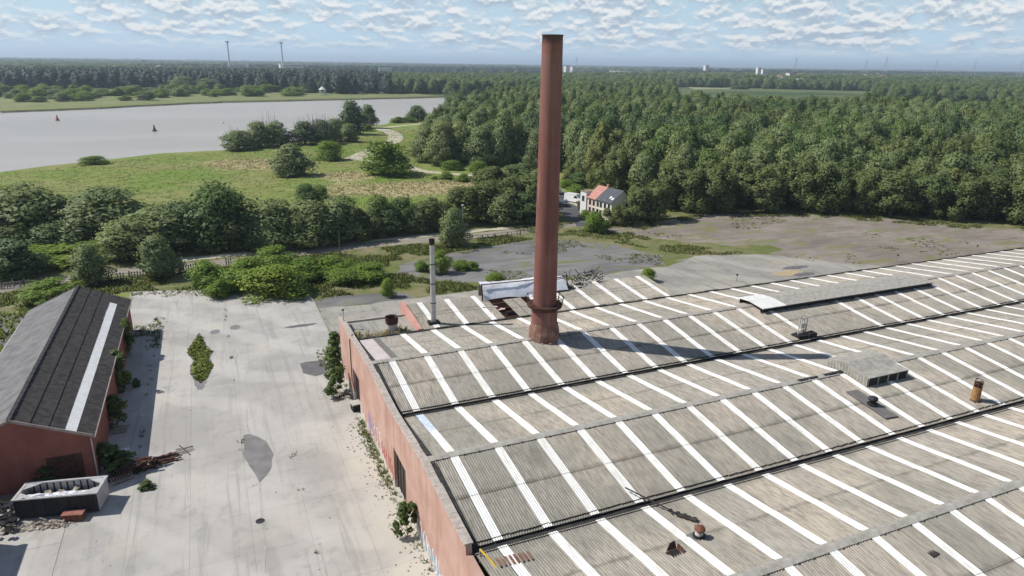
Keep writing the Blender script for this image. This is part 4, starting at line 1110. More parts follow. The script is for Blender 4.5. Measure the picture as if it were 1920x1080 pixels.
tag(mb.build("burnt_heap", M['skipdark']), "dark burnt rubbish heap left of the waste skip", "rubbish heap", kind="stuff")
sc = MB(); rnd = random.Random(44)
for k in range(150):
    t = rnd.random(); cx = -10.3 + t * 4.6; cy = 61.6 + t * 1.75; hmax = .25 + .8 * math.sin(min(1, t * 1.25) * math.pi)
    p = Vector((cx + rnd.uniform(-.5, .5), cy + rnd.uniform(-.65, .65), rnd.uniform(.05, max(.1, hmax))))
    d = Vector((rnd.uniform(.4, 1.3), rnd.uniform(-.3, .6), rnd.uniform(-.25, .25)))
    sc.bar(p - d * .5, p + d * .5, rnd.uniform(.05, .26), rnd.uniform(.03, .08))
tag(sc.build("scrap_pile", M['darkrust']), "pile of rusty scrap battens at the shed's near corner", "scrap pile", kind="stuff")
o = thing("rusty_grating", "rusty ribbed grating leaning at the near end of the scrap pile", "grating", (-9.75, 60.9, .05), .45)
for k in range(9):
    mb = MB(); mb.bar((-.8 + k * .2, -.3, .12), (-.8 + k * .2, .35, .45), .06); mb.build("rib", M['timber'], o)
mb = MB(); mb.bar((-.9, -.3, .1), (.9, -.3, .1), .06); mb.bar((-.9, .35, .45), (.9, .35, .45), .06); mb.build("frame", M['rust'], o)
pa = thing("grey_pallet", "grey slatted pallet lying in the shed's shadow", "pallet", tuple(g(227, 806, .05)), 1.45)
for k in range(6):
    mb = MB(); mb.box(-.75, .75, -.62 + k * .23, -.48 + k * .23, .10, .13); mb.build("slat", M['timber'], pa)
mb = MB()
for x_ in (-.65, 0, .6): mb.box(x_, x_ + .1, -.62, .68, 0, .098)
mb.build("bearer", M['plank'], pa)
wbk = thing("white_block", "white block lying by the bush at the shed's near corner", "block", tuple(g(232, 850, .03)), .1)
mb = MB(); mb.box(-.55, .55, -.2, .2, 0, .36); mb.build("body", M['white'], wbk)
mb = MB(); mb.box(-.55, .55, -.21, .21, .362, .40); mb.build("cap", M['sheetwhite'], wbk)
o = thing("broken_pallet", "few thin battens lying on the sandy patch right of the scrap pile", "battens", tuple(g(345, 845, .05)), .2)
for k in range(4):
    mb = MB(); mb.bar((-.8 + random.uniform(-.2, .2), -.6 + k * .4, .06), (.8, -.5 + k * .35 + random.uniform(-.3, .3), .08), .07, .05); mb.build("batten", M['timber'], o)
mb = MB(); mb.bar((.3, -1.1, .06), (-.2, 1.1, .1), .06); mb.build("cross_batten", M['darkpanel'], o)
# things by the hall's far door
o = thing("dark_box", "black open box on the ground beside the hall's far door", "box", tuple(g(668, 768, .03)), .1)
mb = MB(); mb.box(-.45, .45, -.5, .5, 0, .75); mb.build("body", M['black'], o)
mb = MB(); mb.box(-.5, .5, -.55, .55, .752, .85, jit=.03); mb.build("lid", M['paleflue'], o)
mb = MB()
for k in range(14): mb.rock((rnd.uniform(-.5, .5), rnd.uniform(-.5, .5), 0), rnd.uniform(.1, .3))
tag(mb.build("rubble_heap", M['rubble'], None, tuple(g(650, 742, .05))), "small pale rubble heap beside the hall's far door", "rubble", kind="stuff")
o = MB(); o.rock((0, 0, .1), .55, .6); o.rock((.2, -.1, .2), .4, .7)
tag(o.build("boulder", M['skipdark'], None, tuple(g(616, 734, .05))), "dark lump on the yard in front of the wall bushes", "boulder")
mh = thing("manhole_cover", "round dark manhole cover in the near yard", "manhole cover", tuple(g(488, 977, .042)))
mb = MB(); mb.lathe([(.02, .012), (.34, .012), (.36, 0)], 18); mb.build("lid", M['skipdark'], mh)
mb = MB(); mb.lathe([(.37, .0), (.37, .014), (.44, .014), (.44, 0)], 18); mb.build("frame", M['paleflue'], mh)
for k, (px_, py_) in enumerate(((414, 615), (440, 612))):
    pass
for (px_, py_, hh, lab) in ((305 + 1280 - 183, 516, 1.2, None),):
    pass
def bollard(px_, py_, lab):
    o = thing("marker_post", lab, "post", tuple(g(px_, py_, .02)))
    mb = MB(); mb.tube([(0, 0, 0), (0, 0, 1.0)], .05, 6); mb.build("stake", M['timber'], o)
    mb = MB(); mb.box(-.12, .12, -.12, .12, 1.0, 1.25); mb.build("head", M['black'], o)
bollard(1381, 527, "short black headed post on the concrete apron behind the hall")
bollard(1682, 489, "short black headed post at the faded lot's near edge, left one")
bollard(1831, 471, "short black headed post at the faded lot's near edge, right one")

# ------------------------------------------------------------------ fence, lamps, poles along the road
def lamp(px_, pb, pt, lab, arm=0.0):
    b = g(px_, pb); hh = top_z(b, px_, pt)
    o = thing("street_lamp", lab, "street lamp", tuple(b), 0, "street lamps along the gravel road")
    mb = MB(); mb.tube([(0, 0, 0), (0, 0, hh * .3), (0, 0, hh)], [.14, .11, .08], 8); mb.build("post", M['steel'], o)
    mb = MB(); mb.lathe([(.02, hh + .32), (.26, hh + .26), (.34, hh + .12), (.2, hh), (.08, hh)], 12); mb.build("lamp_head", M['paleflue'], o)
lamp(612, 460, 404, "grey street lamp standing left of the wooden pole in front of the willows")
lamp(868, 432, 386, "street lamp behind the lone round willow")
lamp(1046, 422, 368, "street lamp standing just right of the brick chimney by the lane")
lamp(298, 522, 499, "low street lamp by the picket fence behind the shed")
b = g(638, 478); hh = top_z(b, 638, 431)
o = thing("wooden_pole", "brown wooden pole right of the street lamp", "pole", tuple(b))
mb = MB(); mb.tube([(0, 0, 0), (0, 0, hh)], [.13, .10], 8); mb.build("post", M['bark'], o)
mb = MB(); mb.bar((-.35, 0, hh - .3), (.35, 0, hh - .3), .08); mb.build("cross_arm", M['bark'], o)
def fence(p, q, lab, hgt=1.15, sp=.42, name="picket_fence"):
    p, q = Vector(p), Vector(q); d = q - p; ln = d.length; d.normalize()
    o = thing(name, lab, "fence", tuple(p), math.atan2(d.y, d.x))
    mb = MB(); n = int(ln / sp)
    for k in range(n):
        if random.random() < .12: continue
        x_ = k * sp; mb.box(x_ - .09, x_ + .09, -.03, .03, .05, hgt + random.uniform(-.18, .15))
    mb.build("picket", M['timber'], o)["kind"] = "stuff"
    pm = MB(); pm.box(-.09, .09, .032, .2, 0, hgt + .15); me = pm.mesh("post", M['bark'])
    for k in range(int(ln / 3) + 1): link_mesh("post", me, o, (k * 3.0, 0, 0))
    for zz in (.35, .9):
        mb = MB(); mb.box(0, ln, .034, .09, zz, zz + .09); mb.build("rail", M['timber'], o)
fence(g(-40, 546), g(66, 536), "weathered picket fence at left edge in front of the road")
fence(g(140, 531), g(196, 526), "short weathered picket fence left of the round willow")
fence(g(205, 526), g(322, 515), "weathered picket fence between round willow and ragged willow")
fence(g(336, 512), g(374, 504), "short weathered picket fence left of the bright green bush")
fence(g(425, 497), g(445, 493), "tiny piece of weathered picket fence right of the bright green bush")
fence(g(880, 452), g(985, 440), "low broken row of stakes left of the brick chimney", .8, 1.4, "stake_row")
mb = MB(); rnd = random.Random(61)
for k in range(120):
    t = rnd.random(); c = g(190 + 180 * t, 528 - 20 * t); mb.rock((c.x + rnd.uniform(-.8, .8), c.y + rnd.uniform(-.8, .8), 0), rnd.uniform(.15, .4), .5)
tag(mb.build("earth_mounds", M['darkrust']), "low ridge of dark red earth at the foot of the picket fence", "earth bank", kind="stuff")

# ------------------------------------------------------------------ house, van and cars behind the chimney
hs = thing("row_house", "small row house with red tiled and dark slate roofs beside the wood", "house", (85.0, 137.3, 0), math.radians(9.4 - 0))
LH = 10.2
def hbox(x0, x1, y0, y1, z0, z1, nm, mt, par=hs):
    mb = MB(); mb.box(x0, x1, y0, y1, z0, z1); return mb.build(nm, M[mt], par)
hs.rotation_euler = (0, 0, math.radians(9.4)); hs.scale = (.86, .88, .92)
hbox(0, 8, 0, 6.3, 0, 4.7, "wall", 'cream'); hbox(0, 8, 6.303, LH, 0, 4.7, "wall", 'pinkrender')
for yy, mt in ((0.01, 'cream'), (LH - .25, 'pinkrender')):
    mb = MB(); a, b = yy, yy + .24
    mb.v += [(0, a, 4.7), (8, a, 4.7), (4, a, 7.3), (0, b, 4.7), (8, b, 4.7), (4, b, 7.3)]; mb.f += [(0, 1, 2), (5, 4, 3), (0, 2, 5, 3), (1, 4, 5, 2)]; mb.m += [0] * 4
    mb.build("gable_wall", M[mt], hs)
for (y0, y1, mt) in ((-.2, 3.25, 'slate'), (3.27, 6.30, 'slate'), (6.32, LH + .15, 'redtile')):
    for (x0, z0, x1, z1) in ((-.35, 4.55, 4.0, 7.42), (4.0, 7.42, 8.35, 4.55)):
        mb = MB(); mb.v += [(x0, y0, z0), (x0, y1, z0), (x1, y1, z1), (x1, y0, z1), (x0, y0, z0 + .14), (x0, y1, z0 + .14), (x1, y1, z1 + .14), (x1, y0, z1 + .14)]
        mb.f += [(0, 1, 2, 3), (7, 6, 5, 4), (0, 4, 5, 1), (1, 5, 6, 2), (2, 6, 7, 3), (3, 7, 4, 0)]; mb.m += [0] * 6
        mb.build("roof", M[mt], hs)
hbox(-.3, 4.1, 3.22, 3.30, 5.2, 5.22, "roof_joint", 'white').rotation_euler = (0, 0, 0)
for (yy, xx) in ((1.6, .9), (.5, .6)):
    mb = MB(); zz = 4.55 + (xx + .35) * .66 + .15; mb.v += [(xx, yy, zz), (xx, yy + .6, zz), (xx + .7, yy + .6, zz + .46), (xx + .7, yy, zz + .46)]; mb.f.append((3, 2, 1, 0)); mb.m.append(0); mb.build("roof_window", M['white'], hs)
hbox(3.7, 4.3, 6.0, 6.6, 7.2, 8.3, "stack", 'redtile')
for k, yy in enumerate((.6, 2.2, 3.9, 5.2, 6.9, 8.5)):
    for z0, z1 in ((.9, 2.3), (2.9, 4.2)):
        if k in (2,) and z0 < 1: hbox(-.06, -.005, yy, yy + .95, .05, 2.2, "door", 'darkpanel'); continue
        fr = hbox(-.05, -.004, yy - .06, yy + .96, z0 - .06, z1 + .06, "window", 'white')
        hbox(-.07, -.052, yy, yy + .9, z0, z1, "pane", 'glass', fr)
for k, xx in enumerate((1.6, 5.0)):
    fr = hbox(xx - .06, xx + 1.06, -.05, -.004, 2.84, 4.16, "window", 'white'); hbox(xx, xx + 1.0, -.07, -.052, 2.9, 4.1, "pane", 'glass', fr)
hbox(-.3, 2.6, LH + .18, LH + 2.7, 0, 5.9, "side_wing", 'white'); hbox(-.4, 2.7, LH + .16, LH + 2.8, 5.9, 6.05, "wing_roof", 'farroof')
fr = hbox(-.36, -.304, LH + .9, LH + 2.0, 3.4, 4.9, "window", 'timber'); hbox(-.38, -.362, LH + .98, LH + 1.92, 3.5, 4.8, "pane", 'glass', fr)
hut = thing("garden_shelter", "brown timber lean-to shelter between the white van and the house", "shelter", tuple(g(1096, 394)), .3)
mb = MB(); mb.box(-1.6, 1.6, -1.2, 1.2, 2.2, 2.4); mb.build("roof", M['plank'], hut)
for (x_, y_) in ((-1.5, -1.1), (1.5, -1.1), (-1.5, 1.1), (1.5, 1.1)):
    mb = MB(); mb.bar((x_, y_, 0), (x_, y_, 2.2), .14); mb.build("post", M['timber'], hut)
mb = MB(); mb.box(-1.5, 1.5, 1.12, 1.18, .1, 2.1); mb.build("back_board", M['timber'], hut)
def vehicle(px_, py_, rz, prof, wid, mt, lab, cat, name, glassband):
    o = thing(name, lab, cat, tuple(g(px_, py_, .035)), rz)
    mb = MB(); n = len(prof)
    for s_ in (-1, 1):
        for (x_, zz) in prof: mb.v.append((x_, s_ * (wid / 2 - (.12 if zz > 1.0 else 0)), zz))
    mb.f.append(tuple(range(n))); mb.f.append(tuple(range(n, 2 * n))[::-1]); mb.m += [0, 0]
    for i in range(n):
        j = (i + 1) % n; mb.f.append((j, i, n + i, n + j)); mb.m.append(0)
    mb.build("body", M[mt], o)
    for s_ in (-1, 1):
        mb = MB(); a, b, z0, z1 = glassband; yy = s_ * (wid / 2 + .004 - (.06 if z0 > .9 else 0)); p = [(a, yy, z0), (b, yy, z0), (b - .3, yy - s_ * .06, z1), (a + .35, yy - s_ * .06, z1)]
        mb.quad(*(p if s_ < 0 else p[::-1])); mb.build("side_window", M['glass'], o)
    for x_ in (prof[0][0] + .8, prof[0][0] + max(p[0] - prof[0][0] for p in prof) - .8):
        for s_ in (-1, 1):
            mb = MB(); mb.tube([(x_, s_ * (wid / 2 - .18), .32), (x_, s_ * (wid / 2 + .03), .32)], .33, 12); mb.build("wheel", M['tyre'], o)
    return o
van = [(-2.6, .3), (-2.65, 2.1), (-2.4, 2.3), (1.3, 2.3), (2.0, 1.35), (2.6, 1.05), (2.65, .3)]
car = [(-2.0, .3), (-2.05, .9), (-1.7, 1.0), (-1.3, 1.42), (.5, 1.45), (1.1, .98), (2.0, .85), (2.05, .3)]
vehicle(1076, 379, -1.15, van, 2.0, 'carpaint', "white panel van parked on the lane left of the row house", "van", "panel_van", (.5, 1.75, 1.3, 1.95))
vehicle(1056, 386, 1.2, car, 1.75, 'darkpaint', "dark car parked on the lane in front of the white van", "car", "parked_car", (-1.4, .9, .98, 1.36))
vehicle(1045, 362, 1.3, car, 1.75, 'carpaint', "white car parked furthest back on the lane right of the chimney", "car", "parked_car", (-1.4, .9, .98, 1.36))

# ------------------------------------------------------------------ vegetation
def np_mesh(name, verts, faces4, mats, smooth=False):
    me = bpy.data.meshes.new(name); nv, nf = len(verts), len(faces4); k = faces4.shape[1]
    me.vertices.add(nv); me.vertices.foreach_set("co", verts.astype(np.float32).ravel())
    me.loops.add(nf * k); me.loops.foreach_set("vertex_index", faces4.astype(np.int32).ravel())
    me.polygons.add(nf); me.polygons.foreach_set("loop_start", np.arange(0, nf * k, k, dtype=np.int32))
    me.polygons.foreach_set("loop_total", np.full(nf, k, dtype=np.int32))
    for m in mats: me.materials.append(m)
    me.update(calc_edges=True); return me
def leaves(P, Nrm, size, rng, jitter=.7, aspect=1.5):
    n = len(P); nn = Nrm + rng.normal(0, jitter, (n, 3)); nn /= np.linalg.norm(nn, axis=1)[:, None] + 1e-9
    nn[(nn * Nrm).sum(1) < 0] *= -1
    t = rng.normal(0, 1, (n, 3)); t -= nn * (t * nn).sum(1)[:, None]; t /= np.linalg.norm(t, axis=1)[:, None] + 1e-9
    b = np.cross(nn, t); s = size * rng.uniform(.55, 1.3, n)[:, None]
    t = t * s * .5 * aspect; b = b * s * .5
    sw = (np.cross(t, b) * nn).sum(1) < 0; b[sw] *= -1
    v = np.stack([P - t, P - b * .9 - nn * s * .1, P + t, P + b * .9 - nn * s * .1], 1).reshape(-1, 3)
    return v, np.arange(4 * n).reshape(n, 4)
def crown_points(kind, rng, n):
    """points and outward directions of a crown 10 m high and about 8 m across"""
    lobes = []
    if kind in ('willow', 'dark'):
        for k in range(34 if kind == 'willow' else 26):
            a = rng.uniform(0, 6.283); zz = rng.uniform(.0, .92); rmax = 3.3 * math.sin(math.pi * (0.22 + .70 * zz) ** .8)
            r = rmax * rng.uniform(.35, .92); s = rng.uniform(.55, 1.45) * (1.1 if kind == 'dark' else .95)
            lobes.append((r * math.cos(a), r * math.sin(a), .6 + zz * 8.3, s, s, s * rng.uniform(.8, 1.35)))
        lobes.append((0, 0, 8.4, 1.6, 1.6, 1.6)); lobes.append((0, 0, 4.6, 2.6, 2.6, 3.3))
    elif kind == 'poplar':
        for k in range(24):
            a = rng.uniform(0, 6.283); zz = rng.uniform(.02, 1.0); rmax = 3.4 * (1 - zz) ** .5 * min(1, .45 + zz * 2.5)
            r = rmax * rng.uniform(.3, .95); s = rng.uniform(.75, 1.25)
            lobes.append((r * math.cos(a), r * math.sin(a), 1.2 + zz * 7.7, s, s, s * rng.uniform(1.2, 2.0)))
        lobes.append((0, 0, 5, 1.9, 1.9, 4.0))
    elif kind == 'birch':
        for k in range(30):
            a = rng.uniform(0, 6.283); zz = rng.uniform(.0, 1.0); rmax = 3.7 * math.sin(math.pi * (.16 + .8 * zz) ** .85)
            r = rmax * rng.uniform(.3, 1.0); s = rng.uniform(.55, 1.05)
            lobes.append((r * math.cos(a), r * math.sin(a), 1.0 + zz * 8.2, s, s, s * rng.uniform(1.3, 2.2)))
        lobes.append((0, 0, 4.5, 2.0, 2.0, 3.4))
    elif kind == 'ragged':
        for k in range(13):
            a = rng.uniform(0, 6.283); zz = rng.uniform(0, 1) ** 1.2; r = 3.8 * (1 - zz * .6) * rng.uniform(.15, 1)
            s = rng.uniform(.55, 1.25); lobes.append((r * math.cos(a), r * math.sin(a), .6 + zz * 8.4, s, s, s * rng.uniform(.8, 1.5)))
    else:   # bush: reaches the ground
        for k in range(18):
            a = rng.uniform(0, 6.283); zz = rng.uniform(0, 1); r = 3.3 * math.sqrt(max(0, 1 - zz ** 1.6)) * rng.uniform(.3, 1)
            s = rng.uniform(.9, 1.7); lobes.append((r * math.cos(a), r * math.sin(a), .7 + zz * 7.7, s, s, s * rng.uniform(.9, 1.7)))
        lobes.append((0, 0, 3.5, 2.6, 2.6, 3.6))
    lo = np.array(lobes); wgt = (lo[:, 3] * lo[:, 5]); idx = rng.choice(len(lo), n, p=wgt / wgt.sum())
    d = rng.normal(0, 1, (n, 3)); d /= np.linalg.norm(d, axis=1)[:, None]
    flip = (d[:, 2] < -.25) & (rng.random(n) < .55); d[flip, 2] *= -1
    rad = np.where(rng.random(n) < .78, rng.uniform(.82, 1.10, n), rng.uniform(.4, .9, n)); wisp = rng.random(n) < .10; rad[wisp] = rng.uniform(1.1, 1.5, wisp.sum())
    P = lo[idx, :3] + d * lo[idx, 3:6] * rad[:, None]
    P[:, 2] = np.abs(P[:, 2])
    keep = P[:, 2] < 10.6
    return P[keep], d[keep]
PROTO = {}
def proto(kind, var, n, size, leaf=None):
    rng = np.random.default_rng(sum(map(ord, kind)) * 7 + var)
    P, d = crown_points(kind if kind != 'pine' else 'dark', rng, n)
    P[:, 2] *= 10.0 / np.percentile(P[:, 2], 99.7)
    P[:, :2] *= 4.0 / np.percentile(np.hypot(P[:, 0], P[:, 1]), 96)
    asp = 1.9 if kind in ('birch', 'willow') else 1.45
    v, f = leaves(P, d, size, rng, .55 if kind not in ('birch', 'ragged') else .85, asp)
    me = np_mesh("crown", v, f, [LEAF[leaf or kind]])
    og = P - np.array([0, 0, 4.0]); og /= np.linalg.norm(og, axis=1)[:, None] + 1e-6
    vn = d * .62 + og * .38 + np.array([0, 0, .18]) + rng.normal(0, .16, P.shape); vn /= np.linalg.norm(vn, axis=1)[:, None]
    me.polygons.foreach_set("use_smooth", [True] * len(me.polygons))
    me.normals_split_custom_set_from_vertices(np.repeat(vn, 4, 0).tolist())
    mb = MB(); rnd = random.Random(var * 13 + len(kind))
    lean_ = (rnd.uniform(-.3, .3), rnd.uniform(-.3, .3))
    hh = 7.5 if kind not in ('bush', 'ragged') else 3.0
    mb.tube([(0, 0, -.1), (lean_[0] * .3, lean_[1] * .3, hh * .3), (lean_[0], lean_[1], hh * .65), (lean_[0] * .5, lean_[1], hh)], [.30, .24, .16, .05] if kind not in ('bush', 'ragged') else [.15, .12, .08, .03], 7)
    for k in range(6):
        a = k * 1.05 + rnd.uniform(-.3, .3); z0 = hh * rnd.uniform(.25, .7); r = rnd.uniform(1.6, 2.8)
        mb.tube([(lean_[0] * .6, lean_[1] * .6, z0), (r * .5 * math.cos(a), r * .5 * math.sin(a), z0 + 1.1), (r * math.cos(a), r * math.sin(a), z0 + 2.0)], [.12, .08, .03], 5)
    PROTO.setdefault(kind, []).append((me, mb.mesh("trunk", M['bark'])))
for var in range(3):
    proto('willow', var, 6500, .33); proto('poplar', var, 6200, .33); proto('dark', var, 6000, .36); proto('birch', var, 6500, .32); proto('bush', var, 5500, .36); proto('ragged', var, 1000, .8, 'shade')
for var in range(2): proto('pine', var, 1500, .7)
FIRST = {}
def plant(kind, loc, hgt, wid, label, cat, group=None, name=None, rz=None, var=None):
    lst = PROTO[kind]; vi = random.randrange(len(lst)) if var is None else var
    me, tm = lst[vi]
    o = thing(name or {'willow': 'willow_tree', 'poplar': 'poplar_tree', 'dark': 'broadleaf_tree', 'birch': 'birch_tree', 'bush': 'shrub', 'ragged': 'shrub', 'pine': 'dark_tree'}[kind], label, cat, loc, random.uniform(0, 6.28) if rz is None else rz, group)
    o.scale = (wid / 8.0, wid / 8.0 * random.uniform(.9, 1.1), hgt / 10.0)
    c = link_mesh("crown", me, o); link_mesh("trunk" if kind not in ('bush', 'ragged') else "stem", tm, o)
    FIRST.setdefault((kind, vi), c)
    return o
def plant_px(kind, px_, pb, pt, wpx, label, cat="tree", group=None, name=None, zz=0.0):
    b = g(px_, pb, zz); hh = top_z(b, px_, pt) - zz; wd = wpx * depth(b) / FPX * 1.25
    return plant(kind, tuple(b), max(hh, .4), wd, label, cat, group, name)

G1 = "willows along the far side of the gravel road"
for (k, a, b, c, d, lab) in (
    ('willow', 55, 452, 346, 150, "broad grey green willow at the left frame edge beyond the road"),
    ('willow', -40, 455, 350, 140, "grey green willow cut by the left frame edge"),
    ('willow', 200, 447, 353, 145, "broad grey green willow second from left beyond the road"),
    ('dark', 22, 520, 447, 95, "dark leafy tree low at the left frame edge near the fence"),
    ('willow', 172, 531, 458, 54, "round silvery willow growing at the picket fence behind the shed"),
    ('willow', 302, 521, 440, 60, "ragged leaning willow by the fence right of the round silvery willow"),
    ('willow', 245, 485, 412, 95, "silvery willow behind the gap between round and ragged willows"),
    ('willow', 305, 470, 385, 120, "wide pale willow behind the ragged leaning willow"),
    ('dark', 352, 466, 378, 90, "dark tree filling the gap left of the tallest roadside tree"),
    ('poplar', 412, 462, 342, 110, "tallest roadside tree with dense crown left of the street lamp"),
    ('dark', 468, 465, 395, 70, "low dark tree right of the tallest roadside tree"),
    ('willow', 520, 462, 374, 86, "silvery willow left of the street lamp beyond the road"),
    ('willow', 582, 458, 378, 92, "willow directly behind the street lamp and wooden pole"),
    ('dark', 560, 462, 400, 70, "dark tree under the silvery willow left of the street lamp"),
    ('willow', 642, 449, 368, 92, "willow right of the street lamp beyond the track"),
    ('poplar', 714, 438, 366, 52, "narrow dark tree left of a twin right of the street lamp"),
    ('poplar', 755, 434, 370, 60, "narrow tree, right twin in front of the dry reed bed"),
    ('birch', 806, 432, 372, 64, "thin feathery tree left of the lone round willow's lamp"),
    ('willow', 850, 460, 392, 44, "lone round willow standing by itself left of the chimney"),
    ('birch', 868, 418, 350, 70, "feathery tree above the lone round willow"),
    ('birch', 912, 414, 340, 72, "feathery tree at the wood's tip left of the chimney"),
    ('birch', 955, 410, 332, 74, "tall feathery tree close left of the chimney"),
    ('birch', 1000, 408, 322, 76, "feathery tree behind the chimney's shaft"),
    ('birch', 925, 372, 312, 70, "pale feathery tree at the meadow's right end behind the front row"),
    ('birch', 975, 366, 306, 72, "pale feathery tree behind the row, closest left of the chimney"),
    ('poplar', 575, 392, 345, 46, "small young tree in the meadow behind the street lamp"),
    ('poplar', 600, 390, 347, 40, "small pale young tree in the meadow, right of a similar one"),
    ):
    plant_px(k, a, b, c, d, lab, "tree", G1 if k == 'willow' else None)
for k, (a, b, c, d, kk) in enumerate(((15, 470, 425, 80, 'willow'), (108, 466, 415, 80, 'dark'), (150, 462, 405, 70, 'willow'), (262, 462, 400, 80, 'willow'), (330, 458, 392, 70, 'birch'), (385, 466, 405, 70, 'willow'), (440, 464, 385, 70, 'birch'), (495, 466, 410, 70, 'willow'), (548, 463, 392, 60, 'birch'), (612, 458, 398, 60, 'dark'), (668, 450, 388, 60, 'birch'), (690, 446, 395, 55, 'willow'), (732, 440, 390, 50, 'dark'), (780, 436, 392, 50, 'willow'), (830, 426, 378, 50, 'birch'), (940, 420, 365, 60, 'willow'), (985, 416, 360, 56, 'dark'))):
    plant_px(kk, a, b, c, d, "low %s filling the roadside tree belt" % {'willow': 'grey green willow', 'dark': 'dark tree', 'birch': 'feathery tree'}[kk], "tree", "low trees filling the roadside belt")
plant_px('bush', 100, 492, 466, 150, "long bramble hedge with bright top beside the road at left", "hedge", None, "hedge")
plant_px('bush', 175, 478, 454, 110, "bright topped bramble hedge behind the round silvery willow", "hedge", None, "hedge")
plant_px('bush', 60, 498, 470, 110, "dark bramble hedge under the left willows", "hedge", None, "hedge")
for (k, a, b, c, d, lab) in (
    ('bush', 393, 538, 488, 64, "rounded bright green bush at the yard's far edge"),
    ('bush', 412, 556, 524, 48, "low bush in front of the rounded bright green bush"),
    ('bush', 470, 540, 484, 78, "large green bush right of the rounded bright bush"),
    ('bush', 524, 550, 496, 104, "widest green bush at the middle of the yard's far edge"),
    ('bush', 520, 508, 462, 70, "green bush on the slope behind the widest bush"),
    ('bush', 575, 520, 486, 76, "green bush right behind the widest bush"),
    ('bush', 625, 514, 482, 74, "green bush by the foot of the wooden pole"),
    ('bush', 690, 524, 496, 72, "low spreading green bush left of the dark asphalt lot"),
    ('bush', 645, 530, 503, 60, "low green bush between the spreading bush and the widest bush"),
    ('bush', 105, 562, 523, 78, "shaggy bush right behind the shed's far gable"),
    ('bush', 726, 556, 522, 24, "small upright shrub in the weeds near the steel flue"),
    ('bush', 928, 532, 512, 36, "small round shrub left of the chimney at the asphalt edge"),
    ('bush', 828, 512, 470, 34, "upright shrub right of the steel flue on the asphalt"),
    ('bush', 862, 504, 488, 34, "low dark shrub on asphalt between flue and chimney"),
    ('bush', 885, 506, 490, 22, "tiny shrub on asphalt left of the chimney"),
    ('bush', 790, 508, 488, 26, "tiny shrub on asphalt just left of the steel flue"),
    ('bush', 1216, 528, 503, 26, "sparse shrub growing at the annex's right end"),
    ('bush', 1115, 434, 396, 44, "round dark green bush in front of the house"),
    ('birch', 1160, 421, 385, 40, "leafy tree between the round bush and the house's right end"),
    ('birch', 1198, 416, 352, 54, "leafy tree hiding the house's right end"),
    ('birch', 1228, 412, 340, 66, "leafy tree right of the one hiding the house's end"),
    ('bush', 1080, 372, 345, 40, "bright shrub behind the white van"),
    ('bush', 1098, 408, 394, 22, "small shrub in the house's front garden, left one"),
    ('bush', 1122, 402, 384, 22, "small shrub against the cream house front"),
    ('willow', 548, 328, 270, 62, "dark round willow standing alone in the meadow"),
    ('bush', 620, 300, 264, 48, "mid sized round bush in the meadow beside the footpath"),
    ('bush', 720, 328, 264, 86, "biggest round bush in the meadow in front of the footpath"),
    ('bush', 180, 307, 292, 44, "low bush alone on the near river bank"),
    ('willow', 448, 281, 245, 52, "pale low willow with dead twigs at the water's edge, leftmost"),
    ('willow', 487, 276, 228, 44, "willow with bare tips second from left on the near bank"),
    ('willow', 520, 273, 228, 46, "dark willow with bare tips third from left on the near bank"),
    ('dark', 572, 271, 228, 42, "dark tree with bare tips right of a gap of water on the near bank"),
    ('dark', 602, 269, 224, 50, "wide dark tree with dead tips in the middle of the bank row"),
    ('willow', 630, 264, 222, 36, "willow at the right end of the bank row"),
    ('dark', 661, 252, 189, 40, "tallest tree on the near bank with rounded top"),
    ('dark', 690, 240, 196, 30, "slightly lower tree beside the tallest bank tree"),
    ('willow', 655, 266, 232, 32, "low willow at the foot of the tallest bank tree"),
    ('bush', 688, 246, 232, 20, "small bush at the footpath's far bend"),
    ('dark', 783, 227, 198, 32, "lone dark tree on the bank left of the wood"),
    ('bush', 745, 230, 219, 26, "low bush on the bank left of the lone dark tree"),
    ('bush', 768, 229, 217, 26, "low bush touching the lone dark tree on the bank"),
    ):
    plant_px(k, a, b, c, d, lab, "tree" if k != 'bush' else "bush")
for (k, a, b, c, d, lab) in (
    ('bush', 1062, 352, 336, 30, "yellow green bush on the bank behind the white van, left one"),
    ('dark', 1088, 350, 322, 34, "dark tree on the bank right behind the white van"),
    ('birch', 1072, 344, 312, 34, "feathery tree closest right of the chimney above the lane"),
    ('bush', 838, 335, 322, 28, "small bush beside the footpath's right branch, left one"),
    ('bush', 870, 340, 326, 26, "small bush beside the footpath's right branch, middle one"),
    ('birch', 905, 348, 318, 40, "feathery young tree where the footpath meets the wood"),
    ('bush', 896, 322, 302, 34, "bush at the wood's foot above the footpath, right one"),
    ('bush', 850, 318, 300, 34, "bush at the wood's foot above the footpath, left one"),
    ('bush', 815, 336, 330, 12, "tiny bush in the meadow under the footpath"),
    ):
    plant_px(k, a, b, c, d, lab, "tree" if k != 'bush' else "bush")
